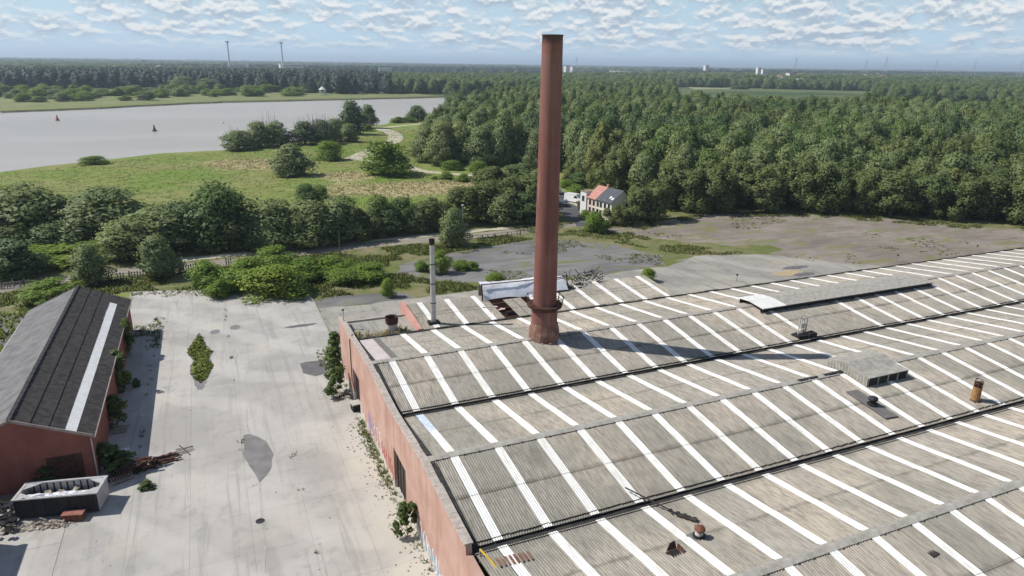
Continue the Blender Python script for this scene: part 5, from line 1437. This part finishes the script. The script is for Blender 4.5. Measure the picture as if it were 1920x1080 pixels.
# plants against walls
for (a, b, c, d, zz, lab) in (
    (765, 1008, 942, 40, 0, "dense dark green bush against the hall wall below its near door"),
    (628, 668, 625, 26, 0, "leafy bush at the hall wall's far end, furthest one"),
    (628, 704, 655, 34, 0, "tall leafy bush against the hall wall's far end, middle one"),
    (632, 738, 690, 40, 0, "leafy bush nearest to the hall's far door"),
    (243, 668, 600, 34, 0, "scrawny bush against the shed's side wall, furthest one"),
    (236, 730, 655, 38, 0, "tall scrawny bush against the middle of the shed's side wall"),
    (222, 800, 742, 30, 0, "dark bush against the shed's side wall near the pallet"),
    (198, 880, 832, 56, 0, "dark bush at the shed's near right corner"),
    (228, 878, 850, 40, 0, "low dark bush behind the scrap pile"),
    (78, 912, 856, 62, 0, "light leaved bush in front of the shed's gable"),
    (18, 902, 862, 50, 0, "pale bush at the left frame edge in front of the shed's gable"),
    (278, 916, 902, 26, 0, "small weed clump right of the skip"),
    ):
    plant_px('ragged', a, b, c, d, lab, "bush")
# dead bare tips above the bank row
mb = MB(); rnd = random.Random(77)
for (px_, pb, pt) in ((432, 262, 232), (446, 255, 236), (490, 245, 210), (498, 245, 208), (514, 245, 205), (520, 245, 214), (560, 245, 214), (568, 240, 216), (586, 240, 208), (596, 238, 210), (610, 236, 212), (616, 238, 212), (604, 238, 209)):
    b = g(px_, 272); z0 = top_z(b, px_, pb); z1 = top_z(b, px_, pt)
    for k in range(6):
        dx, dy = rnd.uniform(-1.6, 1.6), rnd.uniform(-1, 1)
        mb.tube([(b.x + dx * .3, b.y + dy * .3, z0 * .5), (b.x + dx * .7, b.y + dy * .7, z0), (b.x + dx, b.y + dy, z0 + (z1 - z0) * rnd.uniform(.5, 1))], [.09, .07, .03], 4, False)
tag(mb.build("dead_branches", M['twig']), "bare dead branches sticking out of the trees on the near river bank", "dead branches", kind="stuff")

# the wood on the right: single trees in front, one mass behind
wood = [(72, 244), (84, 236), (100, 231), (112, 205), (104, 178), (98, 160), (100, 147), (106, 138), (122, 137.5), (140, 129), (156, 118), (171, 101), (190, 88), (230, 60), (300, 40), (560, 100), (800, 330), (560, 560), (372, 640), (300, 620), (240, 545), (178, 472), (130, 380), (95, 300), (78, 265)]
river_l = [tuple(p) for p in river_pts]
def scatter(poly, n, mind, rng, test=None):
    xs = [p[0] for p in poly]; ys = [p[1] for p in poly]; cell = {}; out = []
    tries = 0
    while len(out) < n and tries < n * 40:
        tries += 1
        p = (rng.uniform(min(xs), max(xs)), rng.uniform(min(ys), max(ys)))
        if not inside(p, poly) or (test and not test(p)): continue
        ci, cj = int(p[0] / mind), int(p[1] / mind); ok = True
        for i in range(ci - 1, ci + 2):
            for j in range(cj - 1, cj + 2):
                for q in cell.get((i, j), ()):
                    if (q[0] - p[0]) ** 2 + (q[1] - p[1]) ** 2 < mind * mind: ok = False; break
        if not ok: continue
        cell.setdefault((ci, cj), []).append(p); out.append(p)
    return out
rw = random.Random(99)
def wtest(p):
    u, v = project((p[0], p[1], 12))
    if not (-200 < u < 2250): return False
    if 1128 < u < 1188 and 330 < math.hypot(*p) < 800: return rw.random() < .05
    if u > 1265 and depth((p[0], p[1], 0)) > 485 + 30 * math.sin(u * .02): return False
    return True
wp = scatter(wood, 4200, 5.4, rw, wtest)
wp.sort(key=lambda p: math.hypot(p[0], p[1]))
# distance behind the wood's front edge decides what is seen singly
front = []; rest = []
occ = {}
for p in wp:
    u, v = project((p[0], p[1], 9)); key = int(u / 22)
    occ[key] = occ.get(key, 0) + 1
    if occ[key] <= 3 and len(front) < 285 and u < 2000: front.append((p, occ[key], u))
    else: rest.append(p)
def wood_kind(p, u, r):
    n = math.sin(p[0] * .045 + 1.3) + math.sin(p[1] * .05 + p[0] * .02)
    if u > 1225 and p[1] < 150 and r == 1: return 'birch'
    if n > .7: return 'dark'
    if n < -.9: return 'birch'
    return 'poplar' if rw.random() < .22 else 'willow'
WL = {1: ("leafy tree in the wood's front row behind the faded lot", "leafy tree in the wood's front row left of the house"),
      2: ("leafy tree in the wood's second row behind the faded lot", "leafy tree in the wood's second row left of the house"),
      3: ("leafy tree in the wood's third row behind the faded lot", "leafy tree in the wood's third row left of the house")}
for (p, r, u) in front:
    k = wood_kind(p, u, r)
    hh = rw.uniform(11, 16) if p[1] < 160 else rw.triangular(10, 20, 15)
    if u > 1225 and r == 1: hh = rw.uniform(9.5, 12.5)
    wd = rw.uniform(8.0, 12.5)
    side = 0 if u > 1150 else 1
    kl = {'birch': 'feathery olive ', 'dark': 'dark ', 'poplar': 'pointed green ', 'willow': 'rounded grey green '}[k]
    part_ = "" if side else ("'s left end" if u < 1400 else ("'s middle" if u < 1680 else "'s right end"))
    plant(k, (p[0], p[1], 0), hh, wd, kl + WL[r][side].replace("leafy ", "") + part_, "tree", kl.strip() + " trees of the wood, row %d %s%s" % (r, ("right", "left")[side], part_))

def gn_scatter(name, pts, proto_obj, label=None, cat=None):
    """points with per-point scale and turn; every point carries the crown of a tree that stands in the scene"""
    me = bpy.data.meshes.new(name); arr = np.array([p[:3] for p in pts], dtype=np.float32)
    me.vertices.add(len(arr)); me.vertices.foreach_set("co", arr.ravel())
    a = me.attributes.new("grow", 'FLOAT_VECTOR', 'POINT'); a.data.foreach_set("vector", np.array([p[3] for p in pts], dtype=np.float32).ravel())
    b = me.attributes.new("turn", 'FLOAT_VECTOR', 'POINT'); b.data.foreach_set("vector", np.array([(0, 0, p[4]) for p in pts], dtype=np.float32).ravel())
    o = link_mesh(name, me)
    ng = bpy.data.node_groups.new(name, 'GeometryNodeTree')
    ng.interface.new_socket("Geometry", in_out='INPUT', socket_type='NodeSocketGeometry'); ng.interface.new_socket("Geometry", in_out='OUTPUT', socket_type='NodeSocketGeometry')
    gi = ng.nodes.new("NodeGroupInput"); go = ng.nodes.new("NodeGroupOutput"); ip = ng.nodes.new("GeometryNodeInstanceOnPoints")
    oi = ng.nodes.new("GeometryNodeObjectInfo"); oi.transform_space = 'ORIGINAL'; oi.inputs["Object"].default_value = proto_obj; oi.inputs["As Instance"].default_value = True
    na = ng.nodes.new("GeometryNodeInputNamedAttribute"); na.data_type = 'FLOAT_VECTOR'; na.inputs["Name"].default_value = "grow"
    nb = ng.nodes.new("GeometryNodeInputNamedAttribute"); nb.data_type = 'FLOAT_VECTOR'; nb.inputs["Name"].default_value = "turn"
    l = ng.links.new
    l(gi.outputs[0], ip.inputs["Points"]); l(oi.outputs["Geometry"], ip.inputs["Instance"])
    l(na.outputs["Attribute"], ip.inputs["Scale"]); l(nb.outputs["Attribute"], ip.inputs["Rotation"]); l(ip.outputs[0], go.inputs[0])
    md = o.modifiers.new("scatter", 'NODES'); md.node_group = ng
    return tag(o, label, cat, kind='stuff')
def grown(p, hh, wd): return (p[0], p[1], 0.0, (wd / 8.0, wd / 8.0, hh / 10.0), rw.uniform(0, 6.28))
# make sure each kind has a planted first tree to borrow the crown from
for k in ('willow', 'poplar', 'dark', 'birch'):
    for vi in range(3):
        if (k, vi) not in FIRST:
            p = wp[-1 - vi]; plant(k, (p[0], p[1], 0), 15, 8, "tree deep in the wood behind the faded lot", "tree", "trees deep in the wood", var=vi)
bins = {}
for p in rest:
    k = wood_kind(p, 0, 2); bins.setdefault((k, rw.randrange(3)), []).append(grown(p, rw.triangular(9, 20, 15), rw.triangular(6, 14, 9.5)))
for (k, vi), pts in bins.items():
    gn_scatter("wood_trees", pts, FIRST[(k, vi)], "mass of %s trees filling the wood behind its front rows" % {'willow': 'grey green', 'poplar': 'pointed green', 'dark': 'dark', 'birch': 'olive'}[k], "wood")

# trees on the far bank
G3 = "bushes on the far bank's marsh"
for (k, a, b, c, d, lab) in (
    ('willow', 345, 170, 143, 44, "grey green willow clump on the far bank, left of a similar one"),
    ('willow', 388, 168, 147, 36, "grey green willow clump on the far bank right of the larger one"),
    ('dark', 277, 188, 172, 27, "dark round bush close to the far water line"),
    ('willow', 545, 172, 156, 30, "grey willow at the edge of the far dark wood left of the white hut"),
    ('willow', 575, 174, 155, 26, "grey willow nearest to the white hut on the far bank")):
    plant_px(k, a, b, c, d, lab)
for k in range(105):
    px_ = rw.uniform(-20, 560); lo_ = 204 - 16 * (max(px_, 0) / 560) ** .8; pb = lo_ - 6 - (lo_ - 178) * rw.random() ** .55
    plant_px(rw.choice(('bush', 'bush', 'willow')), px_, pb, pb - rw.uniform(7, 17), rw.uniform(16, 34), "pale bush on the marsh of the far river bank", "bush", G3, "marsh_bush")
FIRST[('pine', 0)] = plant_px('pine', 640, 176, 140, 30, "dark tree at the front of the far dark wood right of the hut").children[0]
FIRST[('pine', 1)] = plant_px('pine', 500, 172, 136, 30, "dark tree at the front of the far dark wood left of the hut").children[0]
def far_poly(pxs): return [tuple(g(*p)[:2]) for p in pxs]
darkwood = far_poly(((-120, 168), (120, 167), (330, 166), (480, 171), (620, 176), (735, 177), (735, 163), (700, 148), (400, 143), (100, 142), (-120, 140)))  # wood under cloud shadow, drawn with the darker leaves
pts = [[], []]
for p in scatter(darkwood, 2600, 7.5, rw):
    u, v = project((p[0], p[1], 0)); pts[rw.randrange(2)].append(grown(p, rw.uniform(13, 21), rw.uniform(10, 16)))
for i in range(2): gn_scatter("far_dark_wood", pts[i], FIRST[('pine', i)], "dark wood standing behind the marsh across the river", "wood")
# land beyond: woods and tree lines thinning to the horizon
bins = {}
def vis(p, pad=150):
    u, v = project((p[0], p[1], 10)); return -pad < u < 1920 + pad
def add(p, hh, wd, ks=('poplar', 'dark', 'willow')):
    k = rw.choice(ks); bins.setdefault((k, rw.randrange(3)), []).append(grown(p, hh, wd))
def nz(x, y, s): 
    return (math.sin(x * s + 1.7 * math.sin(y * s * .7)) + math.sin(y * s * 1.3 + 1.1 + 1.3 * math.sin(x * s * .9))) * .5
cnt = 0
for (r0, r1, n, hs_, ws_) in ((520, 1500, 15000, (11, 18), (10, 17)), (1500, 3500, 13000, (12, 21), (18, 34)), (3500, 9000, 12000, (16, 26), (40, 80)), (9000, 20000, 5000, (20, 36), (120, 260))):
    for _ in range(n):
        az = rw.uniform(-19, 68); r = math.sqrt(rw.uniform(r0 * r0, r1 * r1)); p = (r * math.sin(math.radians(az)), r * math.cos(math.radians(az)))
        if not vis(p): continue
        u, v = project((p[0], p[1], 0)); 
        if r < 1500:
            if inside(p, river_l) or inside(p, wood) or inside(p, darkwood): continue
            if u < 740 and v > 150: continue
            if u < 840 and v > 176: continue
            if 1260 < u < 1640 and r < 1330: continue
            if u >= 1640 and r < 980: continue
            if 1128 < u < 1188 and r < 800: continue
        else:
            if nz(p[0], p[1], .0022) > .42 + .3 * (r > 3500): continue
        cloud_band = nz(p[0] * .55 + 300, p[1] * 1.6, .0011)
        if r > 1200 and cloud_band > .52:  # bands of cloud shadow painted as trees with darker leaves
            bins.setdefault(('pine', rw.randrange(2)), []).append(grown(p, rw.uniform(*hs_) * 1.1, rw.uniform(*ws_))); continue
        add(p, rw.uniform(*hs_), rw.uniform(*ws_), ('dark', 'dark', 'poplar') if nz(p[0] + 900, p[1], .0013) > .2 else ('poplar', 'willow', 'dark'))
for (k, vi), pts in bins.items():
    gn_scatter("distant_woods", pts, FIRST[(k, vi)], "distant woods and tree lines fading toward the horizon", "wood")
for (px_, pb, pt, w_, lab) in ((1385, 167, 160, 30, "small dark tree clump in the pale far field, left one"), (1434, 167, 159, 9, "single small dark tree in the pale far field, right one")):
    plant_px('dark', px_, pb, pt, w_, lab)

# ------------------------------------------------------------------ grass and weeds
def patchy(pts, s_=.35, th=-.15):
    return [p for p in pts if nz(p[0] * 1.0 + 40, p[1], s_) + .5 * nz(p[1] + 11, p[0], s_ * 2.7) > th]
def tufts(name, pts, hgt, leaf, label, cat, blades=7, spread=.35, wide=.10, seed=1):
    rng = np.random.default_rng(seed); n = len(pts) * blades
    base = np.repeat(np.array([(p[0], p[1], p[2] if len(p) > 2 else 0.0) for p in pts], dtype=float), blades, 0)
    sc = np.repeat(rng.uniform(.6, 1.35, len(pts)), blades)
    a = rng.uniform(0, 6.283, n); r = rng.uniform(0, spread, n) * sc
    base[:, 0] += r * np.cos(a); base[:, 1] += r * np.sin(a)
    h = hgt * sc * rng.uniform(.45, 1.2, n); t = rng.uniform(0, 6.283, n); w_ = wide * sc * rng.uniform(.7, 1.4, n)
    tx, ty = np.cos(t) * w_, np.sin(t) * w_; lx, ly = np.cos(a) * h * .45, np.sin(a) * h * .45
    v = np.zeros((n, 4, 3)); v[:, 0] = base + np.stack([tx, ty, 0 * t], 1); v[:, 1] = base - np.stack([tx, ty, 0 * t], 1)
    v[:, 2] = base + np.stack([lx - tx * .5, ly - ty * .5, h], 1); v[:, 3] = base + np.stack([lx + tx * .5, ly + ty * .5, h * .95], 1)
    me = np_mesh(name, v.reshape(-1, 3), np.arange(4 * n).reshape(n, 4), [LEAF[leaf]])
    vn = np.stack([np.cos(a) * .35, np.sin(a) * .35, np.ones(n)], 1); vn /= np.linalg.norm(vn, axis=1)[:, None]
    me.polygons.foreach_set("use_smooth", [True] * n)
    me.normals_split_custom_set_from_vertices(np.repeat(vn, 4, 0).tolist())
    return tag(link_mesh(name, me), label, cat, kind='stuff')
meadow = [tuple(g(*p)[:2]) for p in ((-60, 330), (90, 316), (300, 292), (430, 284), (640, 268), (720, 245), (800, 240), (790, 320), (920, 335), (940, 360), (900, 380), (760, 400), (560, 400), (300, 400), (-60, 400))]
tufts("meadow_grass", [p for p in scatter(meadow, 9000, .5, rw)], .12, 'grass', "tall meadow grass between the river and the roadside willows", "grass", 7, .9, .10, 2)
reedp = []
for (cx, cy, rx, ry) in ((54.6, 196, 30, 12), (39.5, 226, 8, 10), (14, 262, 14, 15)):
    for _ in range(int(rx * ry * 2.0)):
        a = rw.uniform(0, 6.28); r = math.sqrt(rw.random()); reedp.append((cx + rx * r * math.cos(a), cy + ry * r * math.sin(a) - .18 * rx * r * math.cos(a)))
tufts("reed_bed", reedp, .3, 'reed', "dry tan reeds standing in the meadow", "reeds", 7, .8, .09, 3)
strip = [(-14, 119), (13, 111), (13.5, 105), (26, 104), (28, 100.2), (38, 100.2), (37, 104), (30, 110), (28, 118), (42, 124), (64, 128.5), (63, 133), (20, 131), (-6, 127), (-32, 124), (-40, 113), (-22, 114)]
tufts("verge_weeds", patchy(scatter(strip, 9000, .25, rw)), .3, 'weed', "rough weeds and grass between the yard and the gravel road", "weeds", 9, .5, .08, 4)
verge2 = [(60, 139.5), (76, 139), (84, 134), (98, 134.5), (112, 137.5), (132, 131.5), (152, 119), (168, 103), (160, 101), (148, 113), (130, 127), (110, 133), (96, 130), (84, 126), (84, 116), (92, 108), (98, 104), (90, 103), (82, 107), (76, 118), (70, 128), (60, 131)]
tufts("lot_weeds", patchy(scatter(verge2, 4200, .25, rw)), .2, 'weed', "low weeds along the edges of the faded lot", "weeds", 8, .5, .08, 5)
lotw = [(26, 112), (31, 119), (40, 122.5), (52, 125.5), (64, 127.5), (73, 119), (78, 107), (74, 101.0), (58, 100.6), (44, 101.5), (36, 104.5)]
tufts("crack_weeds", patchy(scatter(lotw, 2600, .25, rw), .24, .36), .16, 'weed', "patches of low weeds growing through the dark asphalt lot", "weeds", 6, .4, .07, 15)
lotr = [(82, 131), (96, 132), (112, 135), (132, 129), (150, 117), (163, 103), (178, 91), (150, 70), (108, 85), (99, 100.2), (97, 108), (88, 117)]
tufts("crack_weeds", patchy(scatter(lotr, 3000, .25, rw), .16, .5), .14, 'weed', "patches of low weeds growing through the faded lot", "weeds", 8, .4, .07, 16)
isl = []
isl = [(p[0], p[1], .05) for p in scatter([tuple(g(*q)[:2]) for q in ISL], 320, .12, rw)]
tufts("grass_island", isl, .16, 'grass', "leaf shaped island of grass growing in the middle of the yard", "grass", 9, .22, .07, 6)
jt = []
for x_, y0, y1, dn in ((-8.75, 60, 90, .5), (-8.75, 92, 104, 9), (-13.0, 100, 118, 2), (0.0, 54, 112, .25), (4.2, 30, 60, .2)):
    for _ in range(int((y1 - y0) * dn)): jt.append((x_ + rw.gauss(0, .12 if dn < 3 else .35), rw.uniform(y0, y1), .03))
for _ in range(90): jt.append((rw.uniform(-11.5, -9), rw.uniform(97, 101.5), .03))
for _ in range(60): jt.append((11.4 + rw.gauss(0, .25), rw.uniform(34, 64), .03))
for _ in range(150): jt.append((11.25 + rw.gauss(0, .25), rw.uniform(51.5, 64.5), .03))
for _ in range(120): jt.append((rw.uniform(9.8, 11.6), rw.uniform(69, 84), .03))
for _ in range(260):
    x_ = rw.uniform(-13, 12.5); jt.append((x_, 117 - (x_ + 13) * .3 + rw.gauss(0, 1.0), .03))
tufts("joint_weeds", jt, .24, 'weed', "weeds sprouting from the joints and edges of the concrete yard", "weeds", 8, .16, .03, 7)
lp = [(rw.uniform(12.3, 18.5), rw.uniform(69.7, 71.5), 6.3) for _ in range(60)]
tufts("roof_moss_plants", lp, .55, 'reed', "pale dry plants growing on the lean-to's flat roof", "plants", 9, .2, .05, 8)
wl = [(rw.uniform(-34, -14.5), rw.uniform(103, 113)) for _ in range(420)] + [(rw.uniform(-30, -24), rw.uniform(90, 108)) for _ in range(160)]
tufts("lot_edge_grass", wl, .4, 'grass', "bright grass on the asphalt behind the shed", "grass", 7, .4, .10, 9)
sp = MB(); rnd = random.Random(91)
for _ in range(260):
    sp.rock((11.3 - abs(rnd.gauss(0, .9)), rnd.uniform(33, 64), .04), rnd.uniform(.03, .12))
for _ in range(160): sp.rock((rnd.uniform(-12.5, 10), rnd.uniform(40, 112), .035), rnd.uniform(.02, .09))
tag(sp.build("yard_litter", M['rubble']), "scattered pebbles and litter on the concrete yard", "litter", kind="stuff")

# ------------------------------------------------------------------ on the water and far away
def buoy(px_, py_, mt, lab):
    b = g(px_, py_, -1.3); o = thing("river_buoy", lab, "buoy", tuple(b))
    mb = MB(); mb.lathe([(.02, -.3), (1.1, -.2), (1.2, .5), (.9, .7), (.02, .72)], 14); mb.build("float", M[mt], o)
    mb = MB(); mb.lathe([(.75, .7), (.28, 2.6), (.02, 2.65)], 10); mb.build("tower", M[mt], o)
    mb = MB(); mb.lathe([(.3, 2.6), (.34, 3.1), (.02, 3.3)], 10); mb.build("topmark", M[mt], o)
buoy(108, 226, 'buoyred', "red channel buoy floating on the left of the river")
buoy(290, 246, 'buoygreen', "dark channel buoy floating nearer, left of the bank trees")
b = g(417, 231, -1.3); o = thing("white_float", "small white float on the river beside the bank trees", "float", tuple(b))
mb = MB(); mb.lathe([(.02, -.3), (.7, -.1), (.75, .4), (.4, .8), (.02, .85)], 12); mb.build("body", M['white'], o)
b = g(605, 178); o = thing("bank_hut", "white open hut at the far water line", "hut", tuple(b))
mb = MB(); mb.lathe([(.3, 9.0), (4.2, 5.6), (4.0, 5.4), (.3, 8.7)], 6); mb.build("roof", M['farwhite'], o)
for k in range(6):
    mb = MB(); t = k * 1.047; mb.bar((3.4 * math.cos(t), 3.4 * math.sin(t), 0), (3.4 * math.cos(t), 3.4 * math.sin(t), 5.5), .55); mb.build("post", M['farwhite'], o)
def far_xy(px_, dist):
    d = ray(px_, 118); d.z = 0; d.normalize(); return Vector((d.x * dist, d.y * dist, 0))
def turbine(px_, pt, lab, dist=2000):
    b = far_xy(px_, dist); hh = top_z(b, px_, pt)
    o = thing("wind_turbine", lab, "wind turbine", tuple(b), .4)
    mb = MB(); mb.tube([(0, 0, 0), (0, 0, hh * .5), (0, 0, hh)], [2.6, 2.2, 1.7], 12); mb.build("tower", M['farwhite'], o)
    mb = MB(); mb.box(-4.5, 4.0, -1.8, 1.8, hh + .05, hh + 3.8); mb.build("nacelle", M['farwhite'], o)
    mb = MB(); mb.lathe([(.1, 0), (1.5, 1), (1.6, 2)], 10); q = mb.build("hub", M['farwhite'], o, (-5.6, 0, hh + 2)); q.rotation_euler = (0, math.pi / 2, 0)
turbine(430, 80, "left bladeless white wind turbine tower on the horizon"); turbine(530, 82, "right bladeless white wind turbine tower on the horizon")
def pylon(px_, pt, dist, lab):
    b = far_xy(px_, dist); hh = top_z(b, px_, pt); o = thing("power_pylon", lab, "pylon", tuple(b), .5, "pylons on the right horizon")
    mb = MB(); w_ = hh * .09
    for s1 in (-1, 1):
        for s2 in (-1, 1): mb.bar((s1 * w_, s2 * w_, 0), (s1 * w_ * .15, s2 * w_ * .15, hh), hh * .009)
    for k in range(6):
        z0, z1 = hh * k / 7, hh * (k + 1) / 7; a, c = w_ * (1 - k / 7 * .85), w_ * (1 - (k + 1) / 7 * .85)
        mb.bar((-a, -a, z0), (c, -c, z1), hh * .005); mb.bar((a, a, z0), (-c, c, z1), hh * .005)
    mb.build("lattice", M['steel'], o)
    for f_ in (.68, .82, .95):
        mb = MB(); mb.bar((-hh * .16, 0, hh * f_), (hh * .16, 0, hh * f_), hh * .008); mb.build("cross_arm", M['skipdark'], o)
for (px_, pt, dist, lab) in ((1493, 108, 3300, "pylon furthest left on the right horizon"), (1625, 112, 3300, "pylon second from left on the right horizon"), (1662, 107, 3600, "faint pylon third from left on the right horizon"), (1757, 112, 3300, "pylon fourth from left on the right horizon"), (1829, 111, 3000, "pylon left of the rightmost one on the horizon"), (1916, 112, 2400, "rightmost pylon at the right frame edge"), (1081, 107, 4000, "lone thin mast right of the chimney top on the horizon")):
    pylon(px_, pt, dist, lab)
def block(px_, pt, dist, wd, dp, lab, mt='farwhite', name="far_building", rf='farroof'):
    b = far_xy(px_, dist); hh = max(8, top_z(b, px_, pt)); o = thing(name, lab, "building", tuple(b), rw.uniform(-.4, .4))
    mb = MB(); mb.box(-wd / 2, wd / 2, -dp / 2, dp / 2, 0, hh); mb.build("wall", M[mt], o)
    mb = MB(); mb.box(-wd / 2 - .5, wd / 2 + .5, -dp / 2 - .5, dp / 2 + .5, hh + .02, hh + 1.2); mb.build("roof", M[rf], o)
    mb = MB()
    for f_ in range(max(1, int(hh / 6))): mb.box(-wd / 2 + 1, wd / 2 - 1, -dp / 2 - .12, -dp / 2 - .01, hh - 3 - f_ * 4, hh - 1.6 - f_ * 4)
    mb.build("window_band", M['glass'], o)
block(1050, 123, 2600, 16, 14, "pale tower block right of the chimney, leftmost of its group")
block(1062, 124, 2700, 14, 14, "pale tower block right of the chimney, second of its group")
block(1074, 125, 2800, 14, 14, "pale tower block right of the chimney, third of its group")
block(1166, 134, 2000, 62, 30, "long low white warehouse roof in the far woods right of the chimney", rf='farwhite')
block(1186, 135.5, 1950, 36, 20, "grey low warehouse joined right of the long white one", 'paleflue')
block(1325, 123, 2900, 16, 14, "small white building on the horizon among trees", rf='farwhite')
block(1424, 127.5, 2200, 12, 10, "white farm house with barn in the far woods", rf='farwhite')
block(1437, 131, 2150, 20, 12, "low pale barn right of the white farm house", rf='farwhite')
block(1486, 137, 1750, 18, 12, "white house at the far field's tree line, left one", rf='farroof')
block(1512, 149, 1450, 24, 12, "pale roofed house at the far field's tree line, right one", rf='farwhite')
block(445, 120.5, 2100, 50, 30, "long white hall at the foot of the left wind turbine", rf='farwhite')
block(545, 121, 2100, 60, 26, "low white hall at the foot of the right wind turbine", rf='farwhite')
block(270, 112.5, 3000, 16, 14, "small white tower left of the wind turbines on the horizon", rf='farwhite')
block(722, 128, 2000, 34, 18, "pale shed roof in the woods beyond the river", rf='farwhite')

for k in range(26):
    px_ = rw.uniform(1440, 1680) if k < 18 else rw.uniform(40, 700); dist = rw.uniform(1500, 2600); b = far_xy(px_, dist)
    o = thing("village_house", "tiny pale house of a village among the far woods", "house", tuple(b), rw.uniform(0, 3), "pale village houses among the far woods")
    wd = rw.uniform(9, 16); hh = rw.uniform(12, 19)
    mb = MB(); mb.box(-wd / 2, wd / 2, -4.5, 4.5, 0, hh); mb.build("wall", M['farwhite'], o)
    mb = MB(); mb.v += [(-wd / 2 - .4, -5, hh), (wd / 2 + .4, -5, hh), (wd / 2 + .4, 5, hh), (-wd / 2 - .4, 5, hh), (-wd / 2 - .4, 0, hh + 4), (wd / 2 + .4, 0, hh + 4)]
    mb.f += [(0, 1, 5, 4), (2, 3, 4, 5), (1, 2, 5), (3, 0, 4), (3, 2, 1, 0)]; mb.m += [0] * 5; mb.build("roof", M['farroof'] if k % 3 else M['farwhite'], o)
# ------------------------------------------------------------------ haze: one closed box of thin even air round everything
hz = MB(); hz.box(-29990 - 100, 30100, -500, 30100, -4.0, 128.0)
hm = bpy.data.materials.new("haze_air"); hm.use_nodes = True; t = hm.node_tree; t.nodes.clear()
ho = t.nodes.new("ShaderNodeOutputMaterial"); pv = t.nodes.new("ShaderNodeVolumePrincipled")
pv.inputs["Density"].default_value = 0.00013; pv.inputs["Color"].default_value = (0.70, 0.84, 1.0, 1); pv.inputs["Anisotropy"].default_value = .2
t.links.new(pv.outputs[0], ho.inputs["Volume"])
tag(hz.build("haze", hm), "thin pale blue air over the whole landscape", "haze", kind="stuff")
